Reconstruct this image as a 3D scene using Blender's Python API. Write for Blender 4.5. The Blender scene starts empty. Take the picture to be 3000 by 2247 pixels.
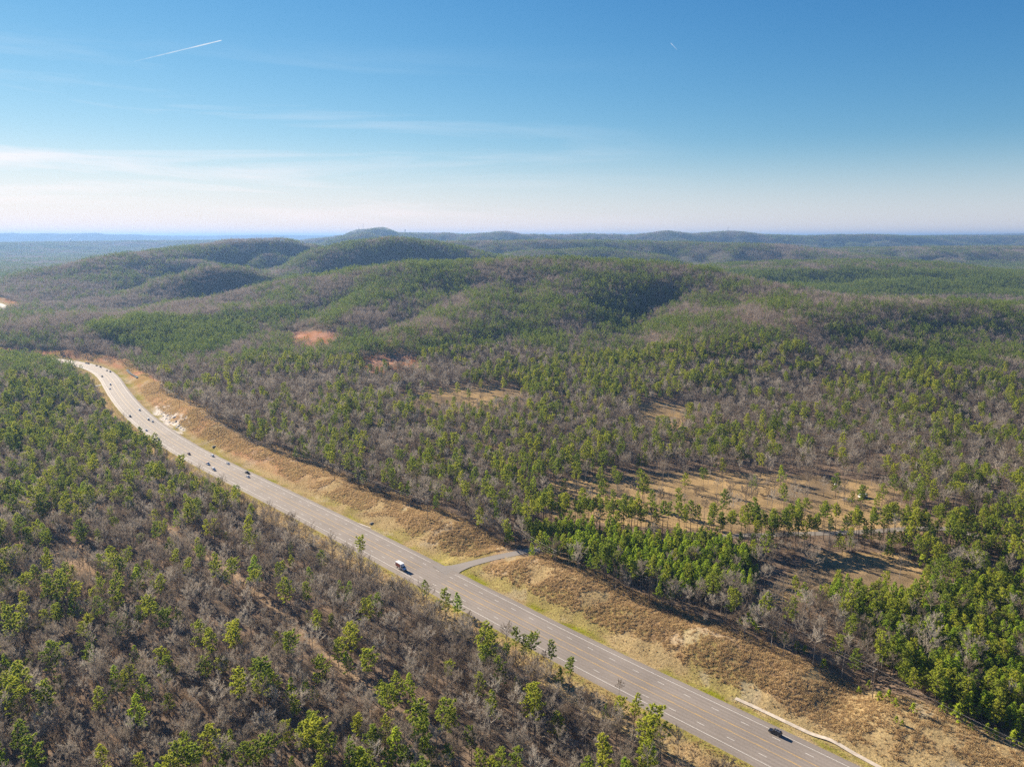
import bpy, math, random
import numpy as np
from mathutils import Vector, Matrix

random.seed(7)
RNG = np.random.default_rng(7)
SC = bpy.context.scene
COL = SC.collection

# ------------------------------------------------------------------ camera
CAM_Z = 181.0
PITCH = math.radians(11.7)
FPX = 2080.0                      # focal length in pixels of the 3000 px wide photograph
cam_data = bpy.data.cameras.new('camera')
cam_data.sensor_width = 36.0
cam_data.lens = 36.0 * FPX / 3000.0
cam_data.clip_start = 1.0
cam_data.clip_end = 150000.0
cam = bpy.data.objects.new('camera', cam_data)
COL.objects.link(cam)
cam.location = (0, 0, CAM_Z)
cam.rotation_euler = (math.pi / 2 - PITCH, 0, 0)
SC.camera = cam

# ------------------------------------------------------------------ sky, sun, exposure
SUN_AZ, SUN_EL = math.radians(-46.0), math.radians(22.0)      # azimuth from the view direction, + = right
SUN_STRENGTH, SKY_STRENGTH, EXPOSURE = 5.0, 0.062, 1.6
world = bpy.data.worlds.new('World')
SC.world = world
world.use_nodes = True
wt = world.node_tree
wt.nodes.clear()
w_out = wt.nodes.new('ShaderNodeOutputWorld')
w_bg = wt.nodes.new('ShaderNodeBackground')
w_sky = wt.nodes.new('ShaderNodeTexSky')
w_sky.sky_type = 'NISHITA'
w_sky.sun_disc = False
w_sky.sun_elevation = SUN_EL
w_sky.sun_rotation = SUN_AZ
w_sky.altitude = 200.0
w_sky.air_density = 1.0
w_sky.dust_density = 0.0
w_sky.ozone_density = 2.0
w_bg.inputs['Strength'].default_value = SKY_STRENGTH
# thin high cirrus: streaks of ice cloud mixed over the sky
w_tc = wt.nodes.new('ShaderNodeTexCoord')
w_map = wt.nodes.new('ShaderNodeMapping')
w_map.inputs['Rotation'].default_value = (0.0, math.radians(10), math.radians(24))
w_map.inputs['Scale'].default_value = (1.3, 2.0, 17.0)
w_n = wt.nodes.new('ShaderNodeTexNoise')
w_n.inputs['Scale'].default_value = 1.5
w_n.inputs['Detail'].default_value = 6.0
w_n.inputs['Roughness'].default_value = 0.58
w_n.inputs['Distortion'].default_value = 0.5
w_r = wt.nodes.new('ShaderNodeValToRGB')
w_r.color_ramp.elements[0].position = 0.47
w_r.color_ramp.elements[0].color = (0, 0, 0, 1)
w_r.color_ramp.elements[1].position = 0.78
w_r.color_ramp.elements[1].color = (0.5, 0.5, 0.5, 1)
w_sep = wt.nodes.new('ShaderNodeSeparateXYZ')
w_mr = wt.nodes.new('ShaderNodeMapRange')                     # cirrus only low on the left
w_mr.inputs['From Min'].default_value = 0.25
w_mr.inputs['From Max'].default_value = -0.35
w_mz = wt.nodes.new('ShaderNodeMapRange')
w_mz.inputs['From Min'].default_value = 0.24
w_mz.inputs['From Max'].default_value = 0.10
w_mul = wt.nodes.new('ShaderNodeMath'); w_mul.operation = 'MULTIPLY'
w_mul2 = wt.nodes.new('ShaderNodeMath'); w_mul2.operation = 'MULTIPLY'
w_mix = wt.nodes.new('ShaderNodeMixRGB')
w_mix.inputs['Color2'].default_value = (13.0, 13.0, 13.2, 1)
L = wt.links.new
L(w_tc.outputs['Generated'], w_map.inputs['Vector'])
L(w_map.outputs['Vector'], w_n.inputs['Vector'])
L(w_n.outputs['Fac'], w_r.inputs['Fac'])
L(w_tc.outputs['Generated'], w_sep.inputs['Vector'])
L(w_sep.outputs['X'], w_mr.inputs['Value'])
L(w_sep.outputs['Z'], w_mz.inputs['Value'])
L(w_mr.outputs['Result'], w_mul.inputs[0])
L(w_mz.outputs['Result'], w_mul.inputs[1])
L(w_mul.outputs[0], w_mul2.inputs[0])
L(w_r.outputs['Color'], w_mul2.inputs[1])
L(w_mul2.outputs[0], w_mix.inputs['Fac'])
# a pale veil low over the horizon
w_vr = wt.nodes.new('ShaderNodeMapRange'); w_vr.interpolation_type = 'SMOOTHSTEP'
w_vr.inputs['From Min'].default_value = .13; w_vr.inputs['From Max'].default_value = -.02; w_vr.inputs['To Max'].default_value = .6
w_vm = wt.nodes.new('ShaderNodeMixRGB'); w_vm.inputs['Color2'].default_value = (8.4, 9.25, 9.1, 1)
L(w_sep.outputs['Z'], w_vr.inputs['Value']); L(w_vr.outputs['Result'], w_vm.inputs['Fac'])
L(w_sky.outputs['Color'], w_vm.inputs['Color1']); L(w_vm.outputs['Color'], w_mix.inputs['Color1'])
# deeper blue overhead and a soft shoulder towards the bright horizon, as the camera records the sky
def vmath(op, a, b):
    n = wt.nodes.new('ShaderNodeVectorMath'); n.operation = op
    for i, v in enumerate((a, b)):
        if isinstance(v, tuple): n.inputs[i].default_value = v
        else: L(v, n.inputs[i])
    return n.outputs[0]
SKY_K = 0.133
v1 = vmath('MULTIPLY', w_mix.outputs['Color'], (SKY_K,) * 3)
v2 = vmath('MULTIPLY', vmath('POWER', v1, (1.85, 1.26, .90)), (1.0, .92, 1.06))
v3 = vmath('DIVIDE', v2, vmath('ADD', vmath('MULTIPLY', v2, (.34, .34, .34)), (1, 1, 1)))
v4 = vmath('MULTIPLY', v3, (1.0 / (SKY_STRENGTH * 2 ** EXPOSURE),) * 3)
L(v4, w_bg.inputs['Color'])
L(w_bg.outputs['Background'], w_out.inputs['Surface'])

sun_data = bpy.data.lights.new('sun', 'SUN')
sun_data.energy = SUN_STRENGTH
sun_data.angle = math.radians(0.5)
sun_data.color = (1.0, 0.87, 0.70)
sun = bpy.data.objects.new('sun', sun_data)
COL.objects.link(sun)
sun_dir = Vector((math.sin(SUN_AZ) * math.cos(SUN_EL), math.cos(SUN_AZ) * math.cos(SUN_EL), math.sin(SUN_EL)))
sun.rotation_euler = sun_dir.to_track_quat('Z', 'Y').to_euler()
sun.location = sun_dir * 900

SC.view_settings.view_transform = 'Standard'
SC.view_settings.look = 'None'
SC.view_settings.exposure = EXPOSURE
SC.view_settings.gamma = 1.0
SC.render.engine = 'CYCLES'
SC.cycles.max_bounces = 4
SC.cycles.diffuse_bounces = 2
SC.cycles.glossy_bounces = 2
SC.cycles.transmission_bounces = 3
SC.cycles.transparent_max_bounces = 6
SC.cycles.volume_bounces = 0
SC.cycles.use_denoising = False
SC.cycles.use_adaptive_sampling = True
SC.cycles.adaptive_threshold = 0.004

# ------------------------------------------------------------------ helpers: projection, noise, meshes
CP, SP = math.cos(PITCH), math.sin(PITCH)

def unproject(p, z=0.0):
    """Ground point seen at photograph pixel p (3000 x 2247) at height z."""
    u, v = (p[0] - 1500.0) / FPX, (p[1] - 1123.5) / FPX
    t = (CAM_Z - z) / (SP + v * CP)
    return np.array([u * t, (CP - v * SP) * t])

def project(x, y, z):
    dz = z - CAM_Z
    depth = np.maximum(y * CP - dz * SP, 1.0)
    up = y * SP + dz * CP
    return 1500.0 + FPX * x / depth, 1123.5 - FPX * up / depth

def at_distance(px, py, dist):
    """Point at forward distance dist that is seen at pixel (px, py): x, y, z."""
    u, v = (px - 1500.0) / FPX, (py - 1123.5) / FPX
    t = dist / (CP - v * SP)
    return np.array([u * t, dist, CAM_Z - (SP + v * CP) * t])

def _hash(ix, iy, seed):
    h = (ix.astype(np.int64) * 374761393 + iy.astype(np.int64) * 668265263 + seed * 1274126177) & 0xFFFFFFFF
    h = ((h ^ (h >> 13)) * 1274126177) & 0xFFFFFFFF
    return ((h ^ (h >> 16)) & 0xFFFF) / 65535.0

def noise(x, y, scale, seed=0):
    x = np.asarray(x, float) / scale; y = np.asarray(y, float) / scale
    ix, iy = np.floor(x), np.floor(y)
    fx, fy = x - ix, y - iy
    fx = fx * fx * (3 - 2 * fx); fy = fy * fy * (3 - 2 * fy)
    a = _hash(ix, iy, seed); b = _hash(ix + 1, iy, seed)
    c = _hash(ix, iy + 1, seed); d = _hash(ix + 1, iy + 1, seed)
    return (a + (b - a) * fx) * (1 - fy) + (c + (d - c) * fx) * fy

def fbm(x, y, scale, octaves=4, seed=0):
    s = 0.0; amp = 0.5; tot = 0.0
    for k in range(octaves):
        s = s + amp * noise(np.asarray(x) + 17.3 * k, np.asarray(y) - 9.1 * k, scale / 2 ** k, seed + 31 * k)
        tot += amp; amp *= 0.5
    return s / tot            # 0..1, mean 0.5

def smooth(a, b, v):
    t = np.clip((np.asarray(v, float) - a) / (b - a), 0, 1)
    return t * t * (3 - 2 * t)

def inside(px, py, poly):
    """Even-odd test of many points against one polygon."""
    px = np.asarray(px); py = np.asarray(py)
    r = np.zeros(px.shape, bool)
    n = len(poly)
    for i in range(n):
        x0, y0 = poly[i]; x1, y1 = poly[(i + 1) % n]
        if y0 == y1:
            continue
        c = ((y0 > py) != (y1 > py)) & (px < (x1 - x0) * (py - y0) / (y1 - y0) + x0)
        r ^= c
    return r

def D(pts):
    """Polygons noted on a 2212 px wide view of the photograph."""
    return [(a * 1.35624, b * 1.35624) for a, b in pts]

def mesh_np(name, verts, faces, mats=(), mat_idx=None, smooth_shade=False):
    """faces: list of int arrays, each (n,3) or (n,4)."""
    me = bpy.data.meshes.new(name)
    verts = np.ascontiguousarray(verts, np.float32)
    faces = [np.asarray(f, np.int32) for f in faces if len(f)]
    nl = sum(f.size for f in faces); nf = sum(len(f) for f in faces)
    me.vertices.add(len(verts)); me.vertices.foreach_set('co', verts.ravel())
    if nf:
        me.loops.add(nl); me.polygons.add(nf)
        me.loops.foreach_set('vertex_index', np.concatenate([f.ravel() for f in faces]))
        sizes = np.concatenate([np.full(len(f), f.shape[1], np.int32) for f in faces])
        starts = np.concatenate([[0], np.cumsum(sizes)[:-1]]).astype(np.int32)
        me.polygons.foreach_set('loop_start', starts)
        me.polygons.foreach_set('loop_total', sizes)
        if mat_idx is not None:
            me.polygons.foreach_set('material_index', np.asarray(mat_idx, np.int32))
        me.polygons.foreach_set('use_smooth', np.full(nf, smooth_shade))
    for m in mats:
        me.materials.append(m)
    me.update(calc_edges=True)
    return me

def link(name, me, parent=None, loc=None):
    o = bpy.data.objects.new(name, me)
    COL.objects.link(o)
    if parent is not None:
        o.parent = parent
    if loc is not None:
        o.location = loc
    return o

def empty(name, loc, rz=0.0):
    o = bpy.data.objects.new(name, None)
    COL.objects.link(o)
    o.location = loc
    o.rotation_euler = (0, 0, rz)
    o.empty_display_size = 1.0
    return o

def tag(o, label=None, cat=None, group=None, kind=None):
    if label: o['label'] = label
    if cat: o['category'] = cat
    if group: o['group'] = group
    if kind: o['kind'] = kind
    return o

class Shape:
    """Collects boxes, tubes and loose faces into one mesh."""
    def __init__(self):
        self.v = []; self.q = []; self.t = []; self.qm = []; self.tm = []
    def add(self, verts, quads=(), tris=(), m=0):
        b = len(self.v)
        self.v.extend([tuple(map(float, p)) for p in verts])
        for f in quads: self.q.append([b + i for i in f]); self.qm.append(m)
        for f in tris: self.t.append([b + i for i in f]); self.tm.append(m)
    def box(self, x0, x1, y0, y1, z0, z1, m=0, taper=0.0):
        t = taper
        v = [(x0, y0, z0), (x1, y0, z0), (x1, y1, z0), (x0, y1, z0),
             (x0 + t, y0 + t, z1), (x1 - t, y0 + t, z1), (x1 - t, y1 - t, z1), (x0 + t, y1 - t, z1)]
        self.add(v, [(0, 3, 2, 1), (4, 5, 6, 7), (0, 1, 5, 4), (1, 2, 6, 5), (2, 3, 7, 6), (3, 0, 4, 7)], m=m)
    def tube(self, pts, radii, n=6, m=0, cap=True):
        pts = [np.array(p, float) for p in pts]
        if np.isscalar(radii): radii = [radii] * len(pts)
        rings = []
        for i, p in enumerate(pts):
            d = pts[min(i + 1, len(pts) - 1)] - pts[max(i - 1, 0)]
            d /= np.linalg.norm(d) + 1e-9
            a = np.cross(d, (0, 0, 1.0) if abs(d[2]) < 0.9 else (1.0, 0, 0)); a /= np.linalg.norm(a)
            b = np.cross(d, a)
            rings.append([p + radii[i] * (math.cos(k * 2 * math.pi / n) * a + math.sin(k * 2 * math.pi / n) * b) for k in range(n)])
        quads = []
        for i in range(len(rings) - 1):
            for k in range(n):
                quads.append((i * n + k, i * n + (k + 1) % n, (i + 1) * n + (k + 1) % n, (i + 1) * n + k))
        v = [p for r in rings for p in r]
        tris = []
        if cap:
            v += [pts[0], pts[-1]]
            e = len(rings) * n
            for k in range(n):
                tris.append((e, (k + 1) % n, k))
                tris.append((e + 1, (len(rings) - 1) * n + k, (len(rings) - 1) * n + (k + 1) % n))
        self.add(v, quads, tris, m)
    def mesh(self, name, mats, smooth_shade=False):
        fs, mi = [], []
        if self.q: fs.append(np.array(self.q)); mi += self.qm
        if self.t: fs.append(np.array(self.t)); mi += self.tm
        return mesh_np(name, np.array(self.v), fs, mats, mi, smooth_shade)
    def build(self, name, mats, parent=None, loc=None, smooth_shade=False):
        return link(name, self.mesh(name, mats if isinstance(mats, (list, tuple)) else [mats], smooth_shade), parent, loc)

# ------------------------------------------------------------------ materials
def new_mat(name):
    m = bpy.data.materials.new(name)
    m.use_nodes = True
    nt = m.node_tree
    nt.nodes.clear()
    out = nt.nodes.new('ShaderNodeOutputMaterial')
    return m, nt, out

def paint(name, col, rough=0.5, metal=0.0, noise_amt=0.12, scale=3.0, coat=0.0):
    """Plain surface with a little procedural mottling."""
    m, nt, out = new_mat(name)
    b = nt.nodes.new('ShaderNodeBsdfPrincipled')
    n = nt.nodes.new('ShaderNodeTexNoise'); n.inputs['Scale'].default_value = scale; n.inputs['Detail'].default_value = 4
    tc = nt.nodes.new('ShaderNodeTexCoord')
    r = nt.nodes.new('ShaderNodeValToRGB')
    r.color_ramp.elements[0].color = (*[c * (1 - noise_amt) for c in col], 1)
    r.color_ramp.elements[1].color = (*[min(1, c * (1 + noise_amt)) for c in col], 1)
    r.color_ramp.elements[0].position = 0.3; r.color_ramp.elements[1].position = 0.7
    nt.links.new(tc.outputs['Object'], n.inputs['Vector'])
    nt.links.new(n.outputs['Fac'], r.inputs['Fac'])
    nt.links.new(r.outputs['Color'], b.inputs['Base Color'])
    b.inputs['Roughness'].default_value = rough
    b.inputs['Metallic'].default_value = metal
    b.inputs['Coat Weight'].default_value = coat
    nt.links.new(b.outputs['BSDF'], out.inputs['Surface'])
    return m

def foliage(name, stops, trans=0.35, obj_amt=0.5):
    """Leaf material: colour from the per-face 'tint' attribute mixed with a per-tree random value."""
    m, nt, out = new_mat(name)
    at = nt.nodes.new('ShaderNodeAttribute'); at.attribute_name = 'tint'
    oi = nt.nodes.new('ShaderNodeObjectInfo')
    mx = nt.nodes.new('ShaderNodeMixRGB'); mx.inputs['Fac'].default_value = obj_amt
    nt.links.new(at.outputs['Fac'], mx.inputs['Color1'])
    nt.links.new(oi.outputs['Random'], mx.inputs['Color2'])
    r = nt.nodes.new('ShaderNodeValToRGB')
    els = r.color_ramp.elements
    for i, (p, c) in enumerate(stops):
        e = els[i] if i < 2 else els.new(p)
        e.position = p; e.color = (*c, 1)
    nt.links.new(mx.outputs['Color'], r.inputs['Fac'])
    d = nt.nodes.new('ShaderNodeBsdfDiffuse')
    t = nt.nodes.new('ShaderNodeBsdfTranslucent')
    s = nt.nodes.new('ShaderNodeMixShader'); s.inputs['Fac'].default_value = trans
    nt.links.new(r.outputs['Color'], d.inputs['Color'])
    nt.links.new(r.outputs['Color'], t.inputs['Color'])
    nt.links.new(d.outputs['BSDF'], s.inputs[1]); nt.links.new(t.outputs['BSDF'], s.inputs[2])
    nt.links.new(s.outputs['Shader'], out.inputs['Surface'])
    return m

M_PINE = foliage('pine_needles', [(0.0, (0.100, 0.165, 0.040)), (0.35, (0.205, 0.275, 0.044)), (0.7, (0.39, 0.425, 0.054)), (1.0, (0.54, 0.52, 0.062))], 0.56, 0.45)
M_PINE_FAR = foliage('pine_needles_distant', [(0.0, (0.085, 0.150, 0.044)), (0.45, (0.155, 0.220, 0.048)), (1.0, (0.31, 0.345, 0.060))], 0.52, 0.3)
M_PINE_YOUNG = foliage('young_pine_needles', [(0.0, (0.15, 0.255, 0.035)), (0.4, (0.28, 0.40, 0.042)), (0.8, (0.44, 0.53, 0.055)), (1.0, (0.58, 0.61, 0.06))], 0.58, 0.45)
M_TWIG = foliage('bare_twigs', [(0.0, (0.17, 0.115, 0.075)), (0.22, (0.20, 0.160, 0.120)), (0.5, (0.30, 0.255, 0.205)), (0.8, (0.43, 0.385, 0.32)), (0.93, (0.56, 0.50, 0.42)), (1.0, (0.40, 0.25, 0.13))], 0.34, 0.72)
M_TWIG_FAR = foliage('bare_twigs_distant', [(0.0, (0.20, 0.160, 0.130)), (0.5, (0.33, 0.275, 0.225)), (1.0, (0.47, 0.40, 0.33))], 0.3, 0.3)
M_BUSH = foliage('undergrowth_twigs', [(0.0, (0.13, 0.095, 0.070)), (0.5, (0.22, 0.155, 0.105)), (0.85, (0.32, 0.24, 0.15)), (1.0, (0.19, 0.19, 0.05))], 0.2, 0.6)
M_GRASS = foliage('dry_grass_blades', [(0.0, (0.30, 0.190, 0.100)), (0.3, (0.44, 0.310, 0.165)), (0.7, (0.57, 0.43, 0.23)), (1.0, (0.62, 0.52, 0.30))], 0.35, 0.6)
M_SAPLING = foliage('sapling_needles', [(0.0, (0.22, 0.29, 0.03)), (1.0, (0.46, 0.52, 0.05))], 0.45, 0.4)
M_BARK = paint('pine_bark', (0.085, 0.060, 0.045), 0.9, noise_amt=0.35, scale=1.2)
M_BARK_GREY = paint('hardwood_bark', (0.215, 0.185, 0.160), 0.9, noise_amt=0.3, scale=1.2)

# ------------------------------------------------------------------ the highway's line
_ROAD = [(420, -85), (300, 29), (200, 124), (120, 200), (80, 238), (40, 275), (0, 314.3), (-40, 356.4), (-80, 398.6), (-120, 440.2),
         (-160, 481), (-200, 521.3), (-240, 561.7), (-280, 603), (-320, 646.2), (-360, 692.1), (-400, 741.3), (-440, 794.2),
         (-480, 850.4), (-520, 909.2), (-560, 969), (-604, 1026), (-660, 1076), (-745, 1122), (-860, 1158), (-990, 1205),
         (-1140, 1330), (-1240, 1530), (-1282, 1690), (-1300, 1800), (-1375, 1920), (-1500, 2040), (-1700, 2250), (-1950, 2600)]
def resample(p, step):
    p = np.asarray(p, float)
    s = np.r_[0, np.cumsum(np.hypot(*np.diff(p, axis=0).T))]
    t = np.linspace(0, s[-1], max(2, int(s[-1] / step)))
    return np.stack([np.interp(t, s, p[:, k]) for k in range(p.shape[1])], 1)
def chaikin(p, n):
    p = np.asarray(p, float)
    for _ in range(n):
        q = p[:-1] * 0.75 + p[1:] * 0.25; r = p[:-1] * 0.25 + p[1:] * 0.75
        p = np.vstack([p[:1], np.stack([q, r], 1).reshape(-1, p.shape[1]), p[-1:]])
    return p
ROAD = resample(chaikin(_ROAD, 3), 4.0)
ROAD_S = np.r_[0, np.cumsum(np.hypot(*np.diff(ROAD, axis=0).T))]
ROAD_T = np.gradient(ROAD, axis=0); ROAD_T /= np.linalg.norm(ROAD_T, axis=1)[:, None]     # travelling away
ROAD_R = np.c_[ROAD_T[:, 1], -ROAD_T[:, 0]]                                                # to the right
PAVED = 12.2
def road_z(y):
    return np.interp(y, [320, 620, 1000, 1400, 1900, 2600], [0, -9, -12, -10, -2, 0])
ROAD_Z = road_z(ROAD[:, 1])

def road_coords(x, y, reach=260.0):
    """Signed offset to the highway (right positive), distance along it; offset 9999 beyond reach."""
    x = np.asarray(x, float).ravel(); y = np.asarray(y, float).ravel()
    d = np.full(x.shape, 9999.0); s = np.zeros(x.shape); z = np.zeros(x.shape)
    near = (x < 700) & (x > -1900) & (y > -300) & (y < 2800)
    idx = np.nonzero(near)[0]
    for a in range(0, len(idx), 20000):
        j = idx[a:a + 20000]
        dx = x[j][:, None] - ROAD[None, ::4, 0]; dy = y[j][:, None] - ROAD[None, ::4, 1]
        k0 = np.argmin(dx * dx + dy * dy, axis=1) * 4
        best = np.full(len(j), 1e18); bd = np.zeros(len(j)); bs = np.zeros(len(j)); bz = np.zeros(len(j))
        for off in range(-5, 6):
            k = np.clip(k0 + off, 0, len(ROAD) - 2)
            ax, ay = ROAD[k, 0], ROAD[k, 1]
            ex, ey = ROAD[k + 1, 0] - ax, ROAD[k + 1, 1] - ay
            l2 = ex * ex + ey * ey
            t = np.clip(((x[j] - ax) * ex + (y[j] - ay) * ey) / l2, 0, 1)
            qx, qy = x[j] - ax - t * ex, y[j] - ay - t * ey
            q = qx * qx + qy * qy
            m = q < best
            best[m] = q[m]
            sign = np.sign(ex * (-qy) + ey * qx)        # right of travel is positive
            bd[m] = (np.sqrt(q) * np.where(sign == 0, 1, sign))[m]
            bs[m] = (ROAD_S[k] + t * 4.0)[m]
            bz[m] = (ROAD_Z[k] * (1 - t) + ROAD_Z[k + 1] * t)[m]
        d[j] = np.where(np.abs(bd) < reach, bd, 9999.0); s[j] = bs; z[j] = bz
    return d, s, z

def s_of(px):
    """Distance along the highway of the point seen at a pixel."""
    p = unproject(px, -2.0)
    return float(ROAD_S[np.argmin(np.hypot(*(ROAD - p).T))])
S_DRIVE = s_of((1330, 1668))
S_NOTCH = s_of((2420, 2120))
S_ROCK = s_of((452, 1240))

# ------------------------------------------------------------------ terrain
# ridge crests: (pixel x, pixel y of the wooded skyline, forward distance), half width
RIDGES = [
    ([(200, 815, 2250), (317, 757, 2500), (420, 742, 2700), (543, 723, 3000), (680, 703, 3200), (815, 699, 3300), (905, 715, 3350), (980, 738, 3400)], 285),
    ([(430, 852, 1950), (520, 802, 2080), (610, 776, 2150), (700, 778, 2180), (742, 792, 2170), (768, 822, 2140)], 190),
    ([(180, 850, 2050), (330, 806, 2300), (453, 770, 2600), (570, 765, 2650)], 200),
    ([(700, 870, 2350), (860, 790, 2550), (950, 732, 2700), (1040, 708, 2800), (1149, 697, 2800), (1250, 710, 2850), (1350, 728, 2900), (1450, 752, 2950)], 275),
    ([(690, 880, 1650), (800, 838, 1720), (905, 802, 1780), (1060, 774, 1800), (1200, 764, 1780), (1350, 762, 1760), (1500, 762, 1740), (1700, 764, 1700), (1850, 770, 1680)], 370),
    ([(1700, 766, 1690), (1900, 768, 1640), (2020, 776, 1580), (2150, 798, 1500), (2270, 822, 1400), (2370, 848, 1310), (2440, 878, 1240)], 225),
    ([(1530, 776, 1730), (1590, 822, 1540), (1660, 884, 1340)], 140),
    ([(1180, 778, 1780), (1130, 830, 1560), (1060, 900, 1330)], 165),
    ([(2050, 806, 1560), (2080, 860, 1380), (2060, 925, 1210)], 140),
    ([(1480, 790, 1700), (1430, 850, 1450), (1330, 920, 1200)], 165),
    ([(2350, 884, 1180), (2460, 869, 1270), (2600, 866, 1310), (2750, 868, 1330), (2880, 876, 1350), (3040, 886, 1370), (3400, 890, 1400)], 255),
    ([(1990, 805, 2450), (2250, 775, 2600), (2500, 762, 2700), (2750, 768, 2700), (3000, 800, 2600), (3400, 800, 2600)], 430),
    ([(1250, 708, 4300), (1400, 706, 4300), (1600, 703, 4300), (1800, 706, 4300), (2000, 708, 4200), (2180, 713, 4000), (2290, 715, 4000), (2400, 728, 3900), (2500, 742, 3800)], 420),
    ([(1560, 735, 3700), (1760, 728, 3600), (1900, 742, 3500)], 300),
    ([(2450, 728, 4800), (2700, 722, 5000), (3000, 722, 5000), (3500, 720, 5000)], 600),
    ([(860, 706, 7400), (950, 697, 7500), (1003, 690, 7500), (1048, 674, 7500), (1120, 667, 7500), (1170, 682, 7500), (1250, 683, 7500), (1300, 682, 7500),
      (1360, 687, 7500), (1430, 682, 7300), (1480, 677, 7200), (1540, 687, 7200), (1650, 688, 7500), (1710, 685, 7500), (1850, 688, 7500), (1953, 676, 7500),
      (2030, 684, 7500), (2150, 677, 7500), (2240, 687, 7600), (2350, 691, 8000), (2440, 688, 8000), (2550, 687, 8000), (2700, 692, 8500), (2800, 690, 9000),
      (3000, 691, 9000), (3500, 690, 9000)], 480),
    ([(930, 715, 6000), (1010, 694, 6000), (1070, 683, 6000), (1120, 693, 6000), (1210, 708, 6000)], 320),
    ([(2690, 687, 14000), (2900, 685, 15500), (3010, 682, 16000), (3400, 684, 16000)], 900),
    ([(-900, 716, 6500), (-300, 713, 7500), (0, 711, 8000), (150, 709, 8500), (300, 707, 9000), (500, 705, 9500), (700, 704, 9500), (930, 706, 9500)], 1100),
    ([(-800, 684, 17000), (0, 683, 17000), (35, 681, 17000), (60, 684, 17000), (130, 682, 17000), (180, 684, 17000), (240, 683, 17000), (282, 681, 17000),
      (312, 686, 17000), (390, 686, 18500), (440, 689, 19000)], 1000),
    ([(440, 689, 20000), (600, 690, 22000), (760, 687, 23000), (900, 689, 24000), (1200, 690, 26000)], 1400),
]
_R3 = []
for pts, w in RIDGES:
    _R3.append((np.array([at_distance(*p) for p in pts]) - np.array([0, 0, 12.0]), w))

def hills(x, y):
    acc = np.zeros(x.shape)
    wob = 1.0 + 0.55 * (fbm(x, y, 420, 3, 5) - 0.5)
    rav = fbm(x, y, 330, 3, 77)
    rav = 1.0 - np.abs(rav * 2 - 1) * 2.6                       # ravine pattern
    for P, w in _R3:
        best = np.full(x.shape, 1e12); zc = np.zeros(x.shape)
        lo, hi = P.min(0) - 3.2 * w, P.max(0) + 3.2 * w
        m = (x > lo[0]) & (x < hi[0]) & (y > lo[1]) & (y < hi[1])
        if not m.any(): continue
        X, Y = x[m], y[m]
        b = np.full(X.shape, 1e12); z = np.zeros(X.shape); ws = np.zeros(X.shape)
        for a, c in zip(P[:-1], P[1:]):
            ex, ey = c[0] - a[0], c[1] - a[1]
            t = np.clip(((X - a[0]) * ex + (Y - a[1]) * ey) / (ex * ex + ey * ey), 0, 1)
            q = (X - a[0] - t * ex) ** 2 + (Y - a[1] - t * ey) ** 2
            b = np.minimum(b, q)
            wt_ = 1.0 / (q + (0.12 * w) ** 2) ** 2
            z += wt_ * (a[2] + t * (c[2] - a[2])); ws += wt_
        z = z / ws
        r = np.sqrt(b) / (w * wob[m])
        prof = np.exp(-r * r)
        # ravines bite into the flanks, not into the crest
        bite = 1.0 - (0.62 if P[0, 1] < 5500 else 0.35) * np.clip(rav[m], 0, 1) * smooth(.22, .85, r)
        c = np.maximum(z, 0) * prof * bite
        acc[m] += (c / 100.0) ** 9
    return 100.0 * acc ** (1.0 / 9.0)

DRIVE = chaikin([unproject(p, z) for p, z in [((1296, 1672), 0), ((1337, 1658.6), 0), ((1371.6, 1646.9), .2), ((1444, 1629.7), .8), ((1500, 1620.6), 1.0), ((1560, 1609), 1.2), ((1640, 1596), 1.4), ((1760, 1585), 1.5)]], 2)
DRIVE = resample(DRIVE, 3.0)
DRIVE_Z = np.interp(np.arange(len(DRIVE)) / len(DRIVE), [0, .14, .4, 1], [float(road_z(DRIVE[0, 1])), float(road_z(DRIVE[0, 1])) + .1, .5, 1.5])
def path_dist(x, y, path):
    x = np.asarray(x, float).ravel(); y = np.asarray(y, float).ravel()
    out = np.full(x.shape, 9999.0)
    lo, hi = path.min(0) - 40, path.max(0) + 40
    m = np.nonzero((x > lo[0]) & (x < hi[0]) & (y > lo[1]) & (y < hi[1]))[0]
    for a in range(0, len(m), 20000):
        j = m[a:a + 20000]
        out[j] = np.sqrt(((x[j][:, None] - path[None, :, 0]) ** 2 + (y[j][:, None] - path[None, :, 1]) ** 2).min(1))
    return out

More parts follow.
